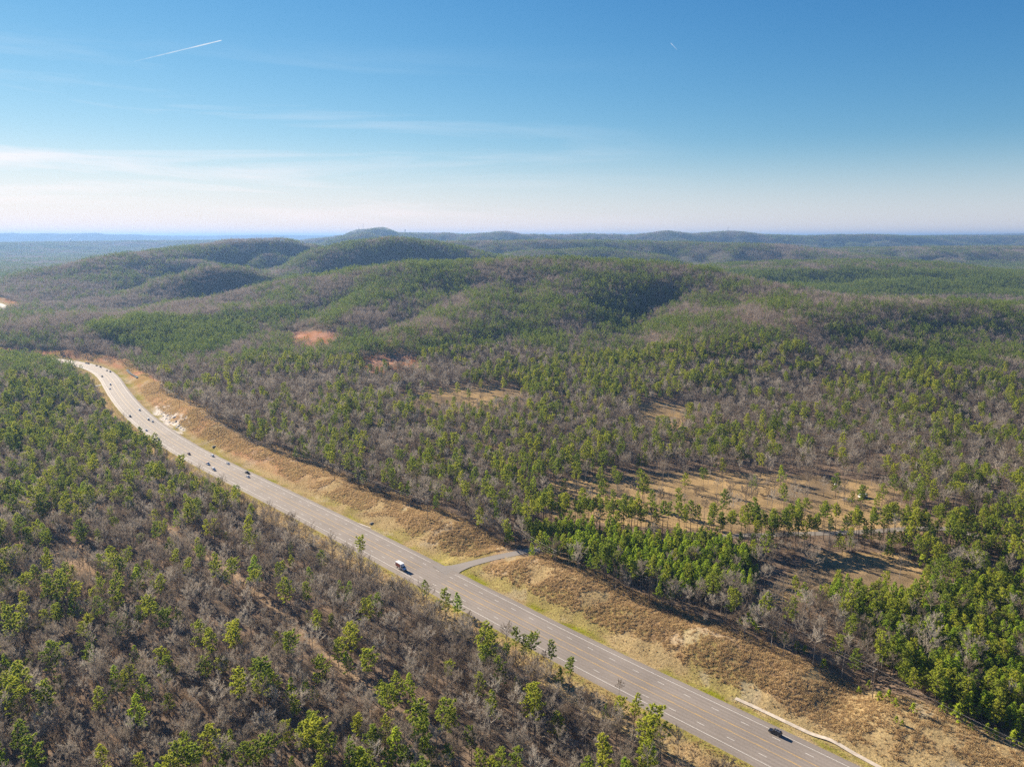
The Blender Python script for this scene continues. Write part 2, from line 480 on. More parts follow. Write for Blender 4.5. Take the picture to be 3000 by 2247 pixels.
def height(x, y):
    x = np.asarray(x, float); y = np.asarray(y, float)
    shp = x.shape
    x = x.ravel(); y = y.ravel()
    d, s, z = road_coords(x, y)
    dist = np.hypot(x, y)
    base = np.interp(np.clip(y, 0, 3000), [320, 620, 1000, 2000], [0, -6, -6, 0]) * smooth(3500, 1500, dist)
    roll = (fbm(x, y, 240, 4, 3) - 0.5) * (11 + 10 * smooth(500, 1500, dist) - 15 * smooth(2800, 4200, dist)) + (fbm(x, y, 900, 3, 9) - 0.5) * 26 * smooth(900, 2200, dist) * smooth(4200, 2800, dist)
    n = base + roll + hills(x, y)
    # rise of the woods on the left far side of the highway
    n = n + 9.0 * np.exp(-((x + 640) / 150.0) ** 2 - ((y - 880) / 200.0) ** 2)
    near = np.abs(d) < 260
    a = np.abs(d)
    knob = 4.6 + 5.0 * (noise(s, s * 0, 70, 12) - 0.35) + 2.4 * (noise(s, s * 0, 26, 14) - 0.5)
    gap = 1.0 - 0.95 * np.exp(-((s - S_DRIVE - 4) / 26.0) ** 2) - 0.85 * np.exp(-((s - S_NOTCH) / 13.0) ** 2)
    bank_r = z - 0.30 - 1.0 * smooth(12.6, 17, a) * smooth(24, 19, a) + (np.maximum(knob, 1.0) + 5.5 * np.exp(-((s - S_ROCK) / 70.0) ** 2)) * gap * smooth(18, 44, a)
    bank_l = z - 0.30 - 2.2 * smooth(12.6, 24, a)
    cut = np.where(d > 0, bank_r, bank_l)
    t = np.where(d > 0, smooth(46, 110, a), smooth(22, 90, a))
    h = np.where(near, cut * (1 - t) + n * t, n)
    small = (fbm(x, y, 7, 3, 21) - 0.5) * 0.9 * smooth(14, 24, a)
    h = np.where(dist < 1500, h + small, h)
    # the side road is graded into the bank
    dp = path_dist(x, y, DRIVE)
    m = np.nonzero(dp < 16)[0]
    if len(m):
        q = (x[m][:, None] - DRIVE[None, :, 0]) ** 2 + (y[m][:, None] - DRIVE[None, :, 1]) ** 2
        f = smooth(16, 8, dp[m]) * smooth(PAVED - .2, PAVED + 2.5, np.abs(d[m]))
        h[m] = h[m] * (1 - f) + (DRIVE_Z[q.argmin(1)] - .1) * f
    return h.reshape(shp)

# --- ground zones, noted on the photograph's pixels, used to colour and to plant
FIELDS = [
    D([(1120, 1110), (1190, 1045), (1260, 1026), (1480, 1016), (1760, 1026), (1900, 1042), (1960, 1062), (1920, 1080), (2010, 1110), (2212, 1118), (2212, 1150), (1900, 1150), (1560, 1152), (1300, 1130)]),
    D([(862, 855), (960, 840), (1080, 832), (1135, 842), (1122, 880), (980, 888), (875, 880)]),
    D([(1370, 872), (1440, 866), (1490, 885), (1470, 932), (1380, 925)]),
    D([(1730, 1220), (1780, 1190), (1960, 1195), (2010, 1250), (1960, 1300), (1840, 1270), (1730, 1285), (1640, 1310), (1630, 1285)]),
]
DIRT = [D([(618, 724), (655, 716), (725, 717), (732, 734), (695, 752), (636, 748)]),
        D([(766, 776), (850, 764), (914, 770), (900, 800), (780, 808)])]
MEADOW_GLADE = D([(75, 1200), (170, 1175), (260, 1200), (300, 1235), (180, 1245), (90, 1230)])
TRACK = resample(chaikin([unproject(p, -2) for p in [(430, 1500), (517, 1571), (672, 1680), (827, 1819), (982, 1960), (1129, 2078), (1230, 2190), (1330, 2300)]], 2), 5.0)
LANE = resample(chaikin([unproject(p, 1.5) for p in [(1760, 1585), (1900, 1573), (2100, 1556), (2362, 1545), (2520, 1538), (2700, 1530), (2800, 1532), (2860, 1552), (3050, 1570)]], 2), 4.0)
SPUR = resample([unproject(p, -10) for p in [(306, 1123), (285, 1125), (262, 1130), (235, 1134)]], 4.0)

def corridor_right(s):
    """How far the mown bank reaches right of the highway's middle."""
    w = 52 + 9 * (noise(s, s * 0, 60, 41) - 0.5) + 7 * smooth(S_NOTCH + 40, S_NOTCH - 20, s)
    return w - 8 * smooth(S_DRIVE + 40, S_DRIVE + 160, s)
def corridor_left(s):
    return 25.0 + 6 * (noise(s, s * 0, 40, 43) - 0.5)

def zones(x, y, h):
    """Masks used for both ground colour and planting."""
    d, s, z = road_coords(x, y)
    px, py = project(x, y, h)
    jx = px + 26 * (fbm(x, y, 30, 2, 51) - 0.5); jy = py + 12 * (fbm(x, y, 30, 2, 52) - 0.5)
    front = (y > 60) & (np.hypot(x, y) < 2300)
    field = np.zeros(x.shape, bool)
    for P in FIELDS: field |= inside(jx, jy, P)
    dirt = np.zeros(x.shape, bool)
    for P in DIRT: dirt |= inside(jx, jy, P)
    glade = inside(jx, jy, MEADOW_GLADE)
    return dict(d=d, s=s, px=jx, py=jy, field=field & front, dirt=dirt & front, glade=glade & front,
                bank=(d > 0) & (d < corridor_right(s)) & (np.abs(d) < 250),
                verge=(d <= 0) & (-d < corridor_left(s)),
                track=path_dist(x, y, TRACK), drive=path_dist(x, y, DRIVE), lane=path_dist(x, y, LANE), spur=path_dist(x, y, SPUR))

# --- the ground sheet
fine = np.radians(np.arange(-60, 60.01, 0.2))
coarse = np.radians(np.arange(66, 295, 6.0))
ANG = np.r_[fine, coarse]
RAD = [18.0]
while RAD[-1] < 40000:
    r = RAD[-1]
    RAD.append(r * (1.05 if r < 190 else 1.0085 if r < 700 else 1.012))
RAD = np.array(RAD)
AA, RR = np.meshgrid(ANG, RAD)
GX = (RR * np.sin(AA)).ravel(); GY = (RR * np.cos(AA)).ravel()
GH = height(GX, GY)
Z = zones(GX, GY, GH)
na, nr = len(ANG), len(RAD)
I = np.arange(nr * na).reshape(nr, na)
J = np.roll(I, -1, axis=1)
quads = np.stack([I[:-1], I[1:], J[1:], J[:-1]], -1).reshape(-1, 4)[:, ::-1]
gv = np.vstack([np.c_[GX, GY, GH], [[0, 0, float(height(np.array([0.]), np.array([1.]))[0])]]])
cen = len(gv) - 1
tris = np.c_[np.full(na, cen), I[0], J[0]][:, ::-1]

def colour_ground():
    n = len(GX)
    c = np.zeros((n, 3))
    litter = np.array([.215, .150, .100]); litter2 = np.array([.150, .115, .085])
    t = fbm(GX, GY, 25, 3, 61)[:, None]
    c[:] = litter * t + litter2 * (1 - t)
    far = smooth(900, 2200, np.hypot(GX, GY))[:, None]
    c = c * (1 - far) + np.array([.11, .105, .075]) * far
    straw = np.array([.355, .265, .130]); russet = np.array([.32, .215, .115]); green = np.array([.250, .225, .050]); pale = np.array([.40, .33, .22])
    a = np.abs(Z['d'])
    b = Z['bank']
    mix = fbm(GX, GY, 22, 3, 63); mix2 = fbm(GX, GY, 9, 3, 64)
    tall = smooth(22, 27, a) * smooth(.40, .56, mix * .55 + mix2 * .45 + .10 * smooth(24, 40, a))
    bank = straw * (1 - tall[:, None]) + russet * tall[:, None]
    # far part of the bank is redder, the notch end golden
    gold = smooth(S_NOTCH + 20, S_NOTCH - 10, Z['s'])[:, None] * tall[:, None]
    bank = bank * (1 - gold) + straw * 0.97 * gold
    red = (smooth(S_DRIVE + 130, S_DRIVE + 300, Z['s']) * smooth(20, 26, a))[:, None] * (.45 + .55 * smooth(.4, .6, mix2)[:, None])
    bank = bank * (1 - red) + np.array([.40, .205, .110]) * red
    grn = (np.exp(-((a - 15.0) / 3.4) ** 2) * smooth(.34, .55, mix2) + .5 * smooth(.52, .66, mix) * (a < 44))[:, None]
    bank = bank * (1 - grn) + green * grn
    pl = (smooth(.66, .72, fbm(GX, GY, 14, 3, 66)) * .55)[:, None]
    bank = bank * (1 - pl) + pale * pl
    c = np.where(b[:, None], bank, c)
    v = Z['verge']
    vg = straw * .95 + 0 * c
    gl = (np.exp(-((a - 14.0) / 2.4) ** 2) * .9)[:, None]
    vg = vg * (1 - gl) + green * gl
    rs = smooth(.5, .62, mix2)[:, None]
    vg = vg * (1 - rs * .5) + russet * rs * .5
    c = np.where(v[:, None], vg, c)
    ft = fbm(GX, GY, 40, 3, 67)[:, None]
    ft = np.clip(.5 + 2.2 * (ft - .5) + .8 * (fbm(GX, GY, 11, 3, 71)[:, None] - .5), 0, 1)
    field = np.array([.37, .255, .120]) * ft + np.array([.20, .145, .085]) * (1 - ft)
    c = np.where(Z['field'][:, None], field, c)
    c = np.where(Z['dirt'][:, None], np.array([.36, .185, .105]) + .22 * (fbm(GX, GY, 20, 3, 72)[:, None] - .5) + 0 * c, c)
    c = np.where(Z['glade'][:, None], np.array([.30, .21, .13]) + 0 * c, c)
    k = smooth(3.0, 1.2, Z['track'])[:, None] * (1 - v[:, None])
    c = c * (1 - k) + np.array([.33, .235, .145]) * k
    # bare rock in the far cutting, and the thin eroded path along it
    rp = inside(Z['px'], Z['py'], [(440, 1198), (470, 1190), (510, 1198), (556, 1238), (556, 1262), (528, 1270), (484, 1246)]) & (np.hypot(GX, GY) < 1100)
    rk = (smooth(.38, .50, fbm(GX, GY, 6, 3, 68)) * rp)[:, None]
    c = c * (1 - rk) + np.array([.62, .57, .50]) * rk
    return np.vstack([c, [litter]])

ground_me = mesh_np('ground', gv, [quads, tris], smooth_shade=True)
ca = ground_me.color_attributes.new('ground_colour', 'FLOAT_COLOR', 'POINT')
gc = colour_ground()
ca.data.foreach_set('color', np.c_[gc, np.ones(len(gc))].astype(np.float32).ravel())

m, nt, out = new_mat('ground_cover')
at = nt.nodes.new('ShaderNodeAttribute'); at.attribute_name = 'ground_colour'
tc = nt.nodes.new('ShaderNodeTexCoord')
n1 = nt.nodes.new('ShaderNodeTexNoise'); n1.inputs['Scale'].default_value = 0.9; n1.inputs['Detail'].default_value = 6; n1.inputs['Roughness'].default_value = 0.7
n2 = nt.nodes.new('ShaderNodeTexNoise'); n2.inputs['Scale'].default_value = 0.09; n2.inputs['Detail'].default_value = 4
for n_ in (n1, n2): nt.links.new(tc.outputs['Object'], n_.inputs['Vector'])
r1 = nt.nodes.new('ShaderNodeMapRange'); r1.inputs['From Min'].default_value = .3; r1.inputs['From Max'].default_value = .7; r1.inputs['To Min'].default_value = .62; r1.inputs['To Max'].default_value = 1.32
r2 = nt.nodes.new('ShaderNodeMapRange'); r2.inputs['From Min'].default_value = .3; r2.inputs['From Max'].default_value = .7; r2.inputs['To Min'].default_value = .8; r2.inputs['To Max'].default_value = 1.18
nt.links.new(n1.outputs['Fac'], r1.inputs['Value']); nt.links.new(n2.outputs['Fac'], r2.inputs['Value'])
mm = nt.nodes.new('ShaderNodeMath'); mm.operation = 'MULTIPLY'
nt.links.new(r1.outputs['Result'], mm.inputs[0]); nt.links.new(r2.outputs['Result'], mm.inputs[1])
mc = nt.nodes.new('ShaderNodeVectorMath'); mc.operation = 'SCALE'
nt.links.new(at.outputs['Color'], mc.inputs[0]); nt.links.new(mm.outputs[0], mc.inputs['Scale'])
bs = nt.nodes.new('ShaderNodeBsdfDiffuse')
bp = nt.nodes.new('ShaderNodeBump'); bp.inputs['Strength'].default_value = .8; bp.inputs['Distance'].default_value = .5
nt.links.new(n1.outputs['Fac'], bp.inputs['Height']); nt.links.new(bp.outputs['Normal'], bs.inputs['Normal'])
nt.links.new(mc.outputs[0], bs.inputs['Color']); nt.links.new(bs.outputs['BSDF'], out.inputs['Surface'])
ground_me.materials.append(m)
tag(link('ground', ground_me), 'hilly ground of leaf litter, dry grass banks and bare clearings', 'ground', kind='structure')

# ------------------------------------------------------------------ highway, markings, lanes
def ribbon(path, z, offs, name, mat, lift=0.0, uv=True):
    """Sheet along a path with cross offsets offs (right positive)."""
    path = np.asarray(path); t = np.gradient(path, axis=0); t /= np.linalg.norm(t, axis=1)[:, None] + 1e-9
    rr = np.c_[t[:, 1], -t[:, 0]]
    offs = np.asarray(offs, float)
    if offs.ndim == 1: offs = np.tile(offs, (len(path), 1))
    P = path[:, None, :] + rr[:, None, :] * offs[..., None]
    k = offs.shape[1]
    zz = np.repeat(np.asarray(z, float).reshape(-1, 1), k, 1) if np.ndim(z) < 2 else np.asarray(z)
    v = np.concatenate([P, zz[..., None] + lift], -1).reshape(-1, 3)
    i = np.arange(len(path) * k).reshape(len(path), k)
    q = np.stack([i[:-1, :-1], i[:-1, 1:], i[1:, 1:], i[1:, :-1]], -1).reshape(-1, 4)
    me = mesh_np(name, v, [q], [mat], smooth_shade=True)
    if uv:
        s = np.r_[0, np.cumsum(np.hypot(*np.diff(path, axis=0).T))]
        a1 = me.attributes.new('across', 'FLOAT', 'POINT'); a1.data.foreach_set('value', offs.astype(np.float32).ravel())
        a2 = me.attributes.new('along', 'FLOAT', 'POINT'); a2.data.foreach_set('value', np.repeat(s, k).astype(np.float32))
    return me

def asphalt(name, col, streak=0.16, rough=0.8):
    m, nt, out = new_mat(name)
    ac = nt.nodes.new('ShaderNodeAttribute'); ac.attribute_name = 'across'
    al = nt.nodes.new('ShaderNodeAttribute'); al.attribute_name = 'along'
    cx = nt.nodes.new('ShaderNodeCombineXYZ')
    ls = nt.nodes.new('ShaderNodeMath'); ls.operation = 'MULTIPLY'; ls.inputs[1].default_value = 0.02
    nt.links.new(al.outputs['Fac'], ls.inputs[0])
    nt.links.new(ac.outputs['Fac'], cx.inputs['X']); nt.links.new(ls.outputs[0], cx.inputs['Y'])
    n = nt.nodes.new('ShaderNodeTexNoise'); n.inputs['Scale'].default_value = 1.1; n.inputs['Detail'].default_value = 5
    nt.links.new(cx.outputs[0], n.inputs['Vector'])
    tcn = nt.nodes.new('ShaderNodeTexCoord')
    n2 = nt.nodes.new('ShaderNodeTexNoise'); n2.inputs['Scale'].default_value = 1.4; n2.inputs['Detail'].default_value = 6
    nt.links.new(tcn.outputs['Object'], n2.inputs['Vector'])
    n3 = nt.nodes.new('ShaderNodeTexNoise'); n3.inputs['Scale'].default_value = 0.05; n3.inputs['Detail'].default_value = 3
    nt.links.new(tcn.outputs['Object'], n3.inputs['Vector'])
    ad = nt.nodes.new('ShaderNodeMath'); ad.operation = 'ADD'
    nt.links.new(n.outputs['Fac'], ad.inputs[0]); nt.links.new(n2.outputs['Fac'], ad.inputs[1])
    ad2 = nt.nodes.new('ShaderNodeMath'); ad2.operation = 'ADD'
    nt.links.new(ad.outputs[0], ad2.inputs[0]); nt.links.new(n3.outputs['Fac'], ad2.inputs[1])
    mr = nt.nodes.new('ShaderNodeMapRange'); mr.inputs['From Min'].default_value = 1.05; mr.inputs['From Max'].default_value = 1.95
    mr.inputs['To Min'].default_value = 1 - streak; mr.inputs['To Max'].default_value = 1 + streak
    nt.links.new(ad2.outputs[0], mr.inputs['Value'])
    # wheel tracks polished a little darker in every lane
    wv = nt.nodes.new('ShaderNodeMath'); wv.operation = 'MULTIPLY'; wv.inputs[1].default_value = 2 * math.pi / 1.83
    nt.links.new(ac.outputs['Fac'], wv.inputs[0])
    cs = nt.nodes.new('ShaderNodeMath'); cs.operation = 'COSINE'; nt.links.new(wv.outputs[0], cs.inputs[0])
    ws = nt.nodes.new('ShaderNodeMath'); ws.operation = 'MULTIPLY_ADD'; ws.inputs[1].default_value = 0.06; ws.inputs[2].default_value = 1.0
    nt.links.new(cs.outputs[0], ws.inputs[0])
    mu = nt.nodes.new('ShaderNodeMath'); mu.operation = 'MULTIPLY'
    nt.links.new(mr.outputs['Result'], mu.inputs[0]); nt.links.new(ws.outputs[0], mu.inputs[1])
    sc = nt.nodes.new('ShaderNodeVectorMath'); sc.operation = 'SCALE'; sc.inputs[0].default_value = col
    nt.links.new(mu.outputs[0], sc.inputs['Scale'])
    b = nt.nodes.new('ShaderNodeBsdfPrincipled'); b.inputs['Roughness'].default_value = rough; b.inputs['Specular IOR Level'].default_value = .12
    nt.links.new(sc.outputs[0], b.inputs['Base Color'])
    nt.links.new(b.outputs['BSDF'], out.inputs['Surface'])
    return m

M_ASPHALT = asphalt('weathered_asphalt', (.235, .203, .174), .22)
M_SHOULDER = asphalt('drive_chipseal', (.24, .215, .19))
M_GRAVEL = asphalt('gravel', (.21, .185, .155), 0.3, 0.9)
M_WHITE = paint('white_road_paint', (.72, .69, .62), 0.6, noise_amt=.18, scale=.7)
M_YELLOW = paint('yellow_road_paint', (.66, .40, .075), 0.6, noise_amt=.18, scale=.7)
M_CONCRETE = paint('pale_concrete', (.50, .43, .34), 0.85, noise_amt=.2, scale=.5)

def road_at(s):
    return np.stack([np.interp(s, ROAD_S, ROAD[:, 0]), np.interp(s, ROAD_S, ROAD[:, 1])], -1)

rr_me = ribbon(ROAD, ROAD_Z, [-PAVED - .9, -PAVED, -9.45, -5.8, -2.1, 0, 2.1, 5.8, 9.45, PAVED, PAVED + .9], 'highway', M_ASPHALT)
# the outer edges turn down into the ground
vz = np.empty(len(rr_me.vertices) * 3, np.float32); rr_me.vertices.foreach_get('co', vz); vz = vz.reshape(-1, 11, 3)
vz[:, 0, 2] -= .5; vz[:, -1, 2] -= .5
rr_me.vertices.foreach_set('co', vz.ravel())
tag(link('highway', rr_me), 'grey five-lane highway curving away to the left', 'road', kind='structure')

mk = Shape()
def stripe(s0, s1, off, w, m):
    n = max(2, int((s1 - s0) / 4) + 1)
    s = np.linspace(s0, s1, n); p = road_at(s)
    t = road_at(s + 1) - road_at(s - 1); t /= np.linalg.norm(t, axis=1)[:, None]
    r = np.c_[t[:, 1], -t[:, 0]]
    z = road_z(p[:, 1]) + .02
    v = []
    for k in range(n):
        for e in (-w / 2, w / 2):
            v.append((p[k, 0] + r[k, 0] * (off + e), p[k, 1] + r[k, 1] * (off + e), z[k]))
    mk.add(v, [(2 * k, 2 * k + 1, 2 * k + 3, 2 * k + 2) for k in range(n - 1)], m=m)
S_END = 1900.0
gap0, gap1 = S_DRIVE - 9.0, S_DRIVE + 16.0
stripe(20, S_END, -9.45, .17, 0)
stripe(20, gap0 + 3, 9.45, .17, 0); stripe(gap1, S_END, 9.45, .17, 0)
for off in (-2.1, 2.1):
    stripe(20, gap0, off, .15, 1); stripe(gap1 - 2, S_END, off, .15, 1)
for k in range(int((S_END - 20) / 12.2)):
    s = 22 + 12.2 * k
    for off in (-5.8, 5.8): stripe(s, s + 3.1, off, .17, 0)
    if not gap0 - 4 < s < gap1:
        for off in (-1.8, 1.8): stripe(s + 3, s + 6.1, off, .09, 1)
tag(mk.build('road_markings', [M_WHITE, M_YELLOW]), 'white and yellow lane lines painted on the highway', 'road markings', kind='structure')

def ground_ribbon(path, half, name, mat, lift, label, cat, n=5):
    path = np.asarray(path)
    half = np.broadcast_to(half, len(path))
    offs = half[:, None] * np.linspace(-1, 1, n)[None, :]
    t = np.gradient(path, axis=0); t /= np.linalg.norm(t, axis=1)[:, None]
    r = np.c_[t[:, 1], -t[:, 0]]
    P = path[:, None, :] + r[:, None, :] * offs[..., None]
    z = height(P[..., 0], P[..., 1])
    z = np.repeat(z.max(1)[:, None], n, 1)
    ker = np.array([.25, .5, .25])
    for _ in range(6): z[1:-1] = ker[0] * z[:-2] + ker[1] * z[1:-1] + ker[2] * z[2:]
    me = ribbon(path, z, offs, name, mat, lift)
    return tag(link(name, me), label, cat, kind='structure')
sd = np.r_[0, np.cumsum(np.hypot(*np.diff(DRIVE, axis=0).T))]
ground_ribbon(DRIVE, 2.9 + 8.5 * np.exp(-sd / 6.0), 'driveway', M_SHOULDER, .14, 'pale side road joining the highway', 'side road')
ground_ribbon(LANE, 3.0, 'gravel_lane', M_GRAVEL, .12, 'grey gravel lane behind the row of tall pines', 'lane')
ground_ribbon(SPUR, 3.0, 'access_lane', M_SHOULDER, .25, 'short grey access lane leaving the far bend on the left', 'lane')

# ------------------------------------------------------------------ trees: one mesh kit for pines, bare hardwoods, bushes
def tube_np(P, R, n=4):
    """P (k,3), R (k) -> verts, quads."""
    P = np.asarray(P, float); k = len(P)
    dd = np.gradient(P, axis=0); dd /= np.linalg.norm(dd, axis=1)[:, None] + 1e-9
    ref = np.where(np.abs(dd[:, 2:3]) < .9, np.array([[0, 0, 1.]]), np.array([[1., 0, 0]]))
    a = np.cross(dd, ref); a /= np.linalg.norm(a, axis=1)[:, None] + 1e-9
    b = np.cross(dd, a)
    th = np.arange(n) * 2 * math.pi / n
    v = P[:, None, :] + np.asarray(R)[:, None, None] * (np.cos(th)[None, :, None] * a[:, None, :] + np.sin(th)[None, :, None] * b[:, None, :])
    i = np.arange(k * n).reshape(k, n)
    q = np.stack([i[:-1], np.roll(i, -1, 1)[:-1], np.roll(i, -1, 1)[1:], i[1:]], -1).reshape(-1, 4)
    return v.reshape(-1, 3), q

class Kit:
    def __init__(self): self.v = []; self.q = []; self.t = []; self.tq = []; self.tt = []; self.n = 0
    def tube(self, P, R, n=4, tint=.4):
        v, q = tube_np(P, R, n); self.v.append(v); self.q.append(q + self.n); self.tq.append(np.full(len(q), tint)); self.n += len(v)
    def blades(self, base, tip, width, tint, rng):
        """Slim triangles from base to tip."""
        base = np.asarray(base, float); tip = np.asarray(tip, float); k = len(base)
        d = tip - base
        r = rng.normal(size=(k, 3)); s = np.cross(d, r); s /= np.linalg.norm(s, axis=1)[:, None] + 1e-9
        w = np.broadcast_to(width, k)[:, None] / 2
        v = np.stack([base - s * w, base + s * w, tip], 1).reshape(-1, 3)
        t = np.arange(3 * k).reshape(k, 3) + self.n
        self.v.append(v); self.t.append(t); self.tt.append(np.broadcast_to(tint, k).astype(float)); self.n += 3 * k
    def arrays(self):
        v = np.vstack(self.v) if self.v else np.zeros((0, 3))
        q = np.vstack(self.q) if self.q else np.zeros((0, 4), int)
        t = np.vstack(self.t) if self.t else np.zeros((0, 3), int)
        return v, q, t, np.concatenate(self.tq) if self.tq else np.zeros(0), np.concatenate(self.tt) if self.tt else np.zeros(0)
    def mesh(self, name, mat):
        v, q, t, tq, tt = self.arrays()
        me = mesh_np(name, v, [q, t], [mat])
        a = me.attributes.new('tint', 'FLOAT', 'FACE'); a.data.foreach_set('value', np.concatenate([tq, tt]).astype(np.float32))
        return me

def merge(name, parts):
    """parts: [(Kit, material)] -> one mesh with several materials."""
    vs, qs, ts, mi_q, mi_t, tq, tt, n = [], [], [], [], [], [], [], 0
    for k, (kit, mat) in enumerate(parts):
        v, q, t, a, b = kit.arrays()
        vs.append(v); qs.append(q + n); ts.append(t + n); mi_q += [k] * len(q); mi_t += [k] * len(t); tq.append(a); tt.append(b); n += len(v)
    me = mesh_np(name, np.vstack(vs), [np.vstack(qs), np.vstack(ts)], [m for _, m in parts], mi_q + mi_t)
    at = me.attributes.new('tint', 'FLOAT', 'FACE'); at.data.foreach_set('value', np.concatenate(tq + tt).astype(np.float32))
    return me

def unit(rng, k):
    v = rng.normal(size=(k, 3)); return v / np.linalg.norm(v, axis=1)[:, None]

def pine(seed, h=18.0, base=.45, width=3.0, style='open', lod=0):
    """Trunk kit and crown kit of one pine; crown from base*h up."""
    rng = np.random.default_rng(seed)
    T, C = Kit(), Kit()
    lean = rng.normal(0, .018 * h, 2)
    zz = np.linspace(0, h * .97, 7)
    bend = rng.normal(0, .012 * h, (7, 2)); bend[0] = 0
    P = np.c_[lean[0] * (zz / h) ** 2 + bend[:, 0] * zz / h, lean[1] * (zz / h) ** 2 + bend[:, 1] * zz / h, zz]
    r0 = .0105 * h
    T.tube(P, r0 * (1 - .88 * (zz / h) ** 1.1), 6 if lod == 0 else 4)
    def trunk_at(z): return np.array([np.interp(z, zz, P[:, 0]), np.interp(z, zz, P[:, 1]), z])
    nb = {0: 40, 1: 17}[lod] if style != 'young' else {0: 46, 1: 18}[lod]
    az = rng.uniform(0, 6.28)
    skew = rng.uniform(0, 6.28)
    for i in range(nb):
        f = (i + rng.uniform(0, 1)) / nb                    # 0 at crown base, 1 at top
        z = h * (base + (1 - base) * f * .97)
        az += 2.4 + rng.normal(0, .5)
        if style == 'young': L = 1.2 * width * (1.02 - f) ** .75 * rng.uniform(.75, 1.1)
        elif style == 'flat': L = 1.2 * width * (.55 + .6 * f) * (1 - f ** 4 * .75) * rng.uniform(.55, 1.15)
        else: L = 1.27 * width * (.78 + .62 * f - 1.28 * f ** 1.9) * rng.uniform(.55, 1.2) + .25
        L *= 1 + .25 * math.cos(az - skew)
        if style != 'young' and f < .25 and rng.uniform() < .4: L *= .55
        rise = (.15 + .75 * f) if style != 'flat' else .25 + .35 * f
        a = trunk_at(z); dirv = np.array([math.cos(az), math.sin(az), rise]); dirv /= np.linalg.norm(dirv)
        b = a + dirv * L + np.array([0, 0, .10 * L])
        mid = (a + b) / 2 - np.array([0, 0, .06 * L])
        if lod == 0: T.tube([a, mid, b], [.05, .035, .012], 3)
        nc = max(1, int(L * (1.55 if lod == 0 else .75) + .5))
        tt = .45 + .33 * rng.uniform()
        for c in range(nc):
            u = 1 - (c / max(nc, 1)) * .68
            p = a + (b - a) * u + rng.normal(0, .16 * L * .6, 3) * (1, 1, .35)
            k = {0: 26, 1: 9}[lod]
            d = unit(rng, k) + np.array([dirv[0] * .5, dirv[1] * .5, .45])
            d /= np.linalg.norm(d, axis=1)[:, None]
            sz = (.74 if lod == 0 else 1.05) * rng.uniform(.75, 1.25) * (.9 + .02 * h) / 1.25
            wd = (.20 if lod == 0 else .55)
            d[:, 2] *= .75
            st = p - d * sz * .25 + rng.normal(0, .16 * sz, (k, 3))
            C.blades(st, p + d * sz * rng.uniform(.6, 1.1, (k, 1)), wd, np.clip(tt + rng.normal(0, .15, k), 0, 1), rng)
    return T, C

def hardwood(seed, h=13.0, spread=3.6, lod=0, straight=False, sparse=False):
    spread = spread * (1.22 if not straight else 1.05)
    """Trunk kit and crown kit of a leafless tree."""
    rng = np.random.default_rng(seed)
    T, C = Kit(), Kit()
    split = h * (rng.uniform(.32, .45) if not straight else .55)
    zz = np.linspace(0, 1, 5)
    lean = rng.normal(0, .03 * h, 2)
    P = np.c_[lean[0] * zz ** 2 + rng.normal(0, .06, 5) * zz, lean[1] * zz ** 2 + rng.normal(0, .06, 5) * zz, zz * h * .86]
    r0 = .0115 * h
    T.tube(P, r0 * (1 - .85 * zz), 5 if lod == 0 else 3)
    def trunk_at(z): return np.array([np.interp(z, P[:, 2], P[:, 0]), np.interp(z, P[:, 2], P[:, 1]), z])
    n1 = (11 if not sparse else 8) if lod == 0 else 7
    az = rng.uniform(0, 6.28)
    tw_a, tw_b = [], []
    for i in range(n1):
        f = (i + rng.uniform(0, .9)) / n1
        z = split + (h * .84 - split) * f
        az += 2.4 + rng.normal(0, .4)
        L = spread * (1.05 - .55 * f) * rng.uniform(.75, 1.2)
        up = .75 + .9 * f + rng.uniform(-.15, .3)
        a = trunk_at(z); d = np.array([math.cos(az), math.sin(az), up]); d /= np.linalg.norm(d)
        b = a + d * L * 1.15
        m = (a + b) / 2 + rng.normal(0, .08 * L, 3) - np.array([0, 0, .05 * L])
        if lod == 0: C.tube([a, m, b], [.10 * h / 13 * (1 - .4 * f), .062 * (1 - .4 * f), .02], 3, .72)
        n2 = 8 if lod == 0 else 5
        for j in range(n2):
            u = .22 + .78 * (j + rng.uniform()) / n2
            p = a + (b - a) * u + (m - (a + b) / 2) * (1 - abs(2 * u - 1))
            d2 = d + rng.normal(0, .55, 3) + np.array([0, 0, .25]); d2 /= np.linalg.norm(d2)
            L2 = L * .5 * (1.15 - .5 * u) * rng.uniform(.6, 1.2)
            e = p + d2 * L2
            if lod == 0:
                C.blades([p], [e], .085, .66, rng)
                k = 12 if not sparse else 6
                w = rng.uniform(.15, 1, k)[:, None]
                q = p + (e - p) * w
                d3 = d2 + rng.normal(0, .6, (k, 3)) + np.array([0, 0, .2]); d3 /= np.linalg.norm(d3, axis=1)[:, None]
                tw_a.append(q); tw_b.append(q + d3 * (L2 * .62 * rng.uniform(.5, 1.2, (k, 1)) + .18))
            else:
                k = 3
                w = rng.uniform(.0, 1, k)[:, None]
                q = p + (e - p) * w
                d3 = d2 + rng.normal(0, .6, (k, 3)); d3 /= np.linalg.norm(d3, axis=1)[:, None]
                tw_a.append(q); tw_b.append(q + d3 * (L2 * .8 + .4))
    A = np.vstack(tw_a); B = np.vstack(tw_b)
    tt = rng.uniform(.3, .6)
    C.blades(A, B, .070 if lod == 0 else .22, np.clip(tt + rng.normal(0, .16, len(A)), 0, 1), rng)
    return T, C

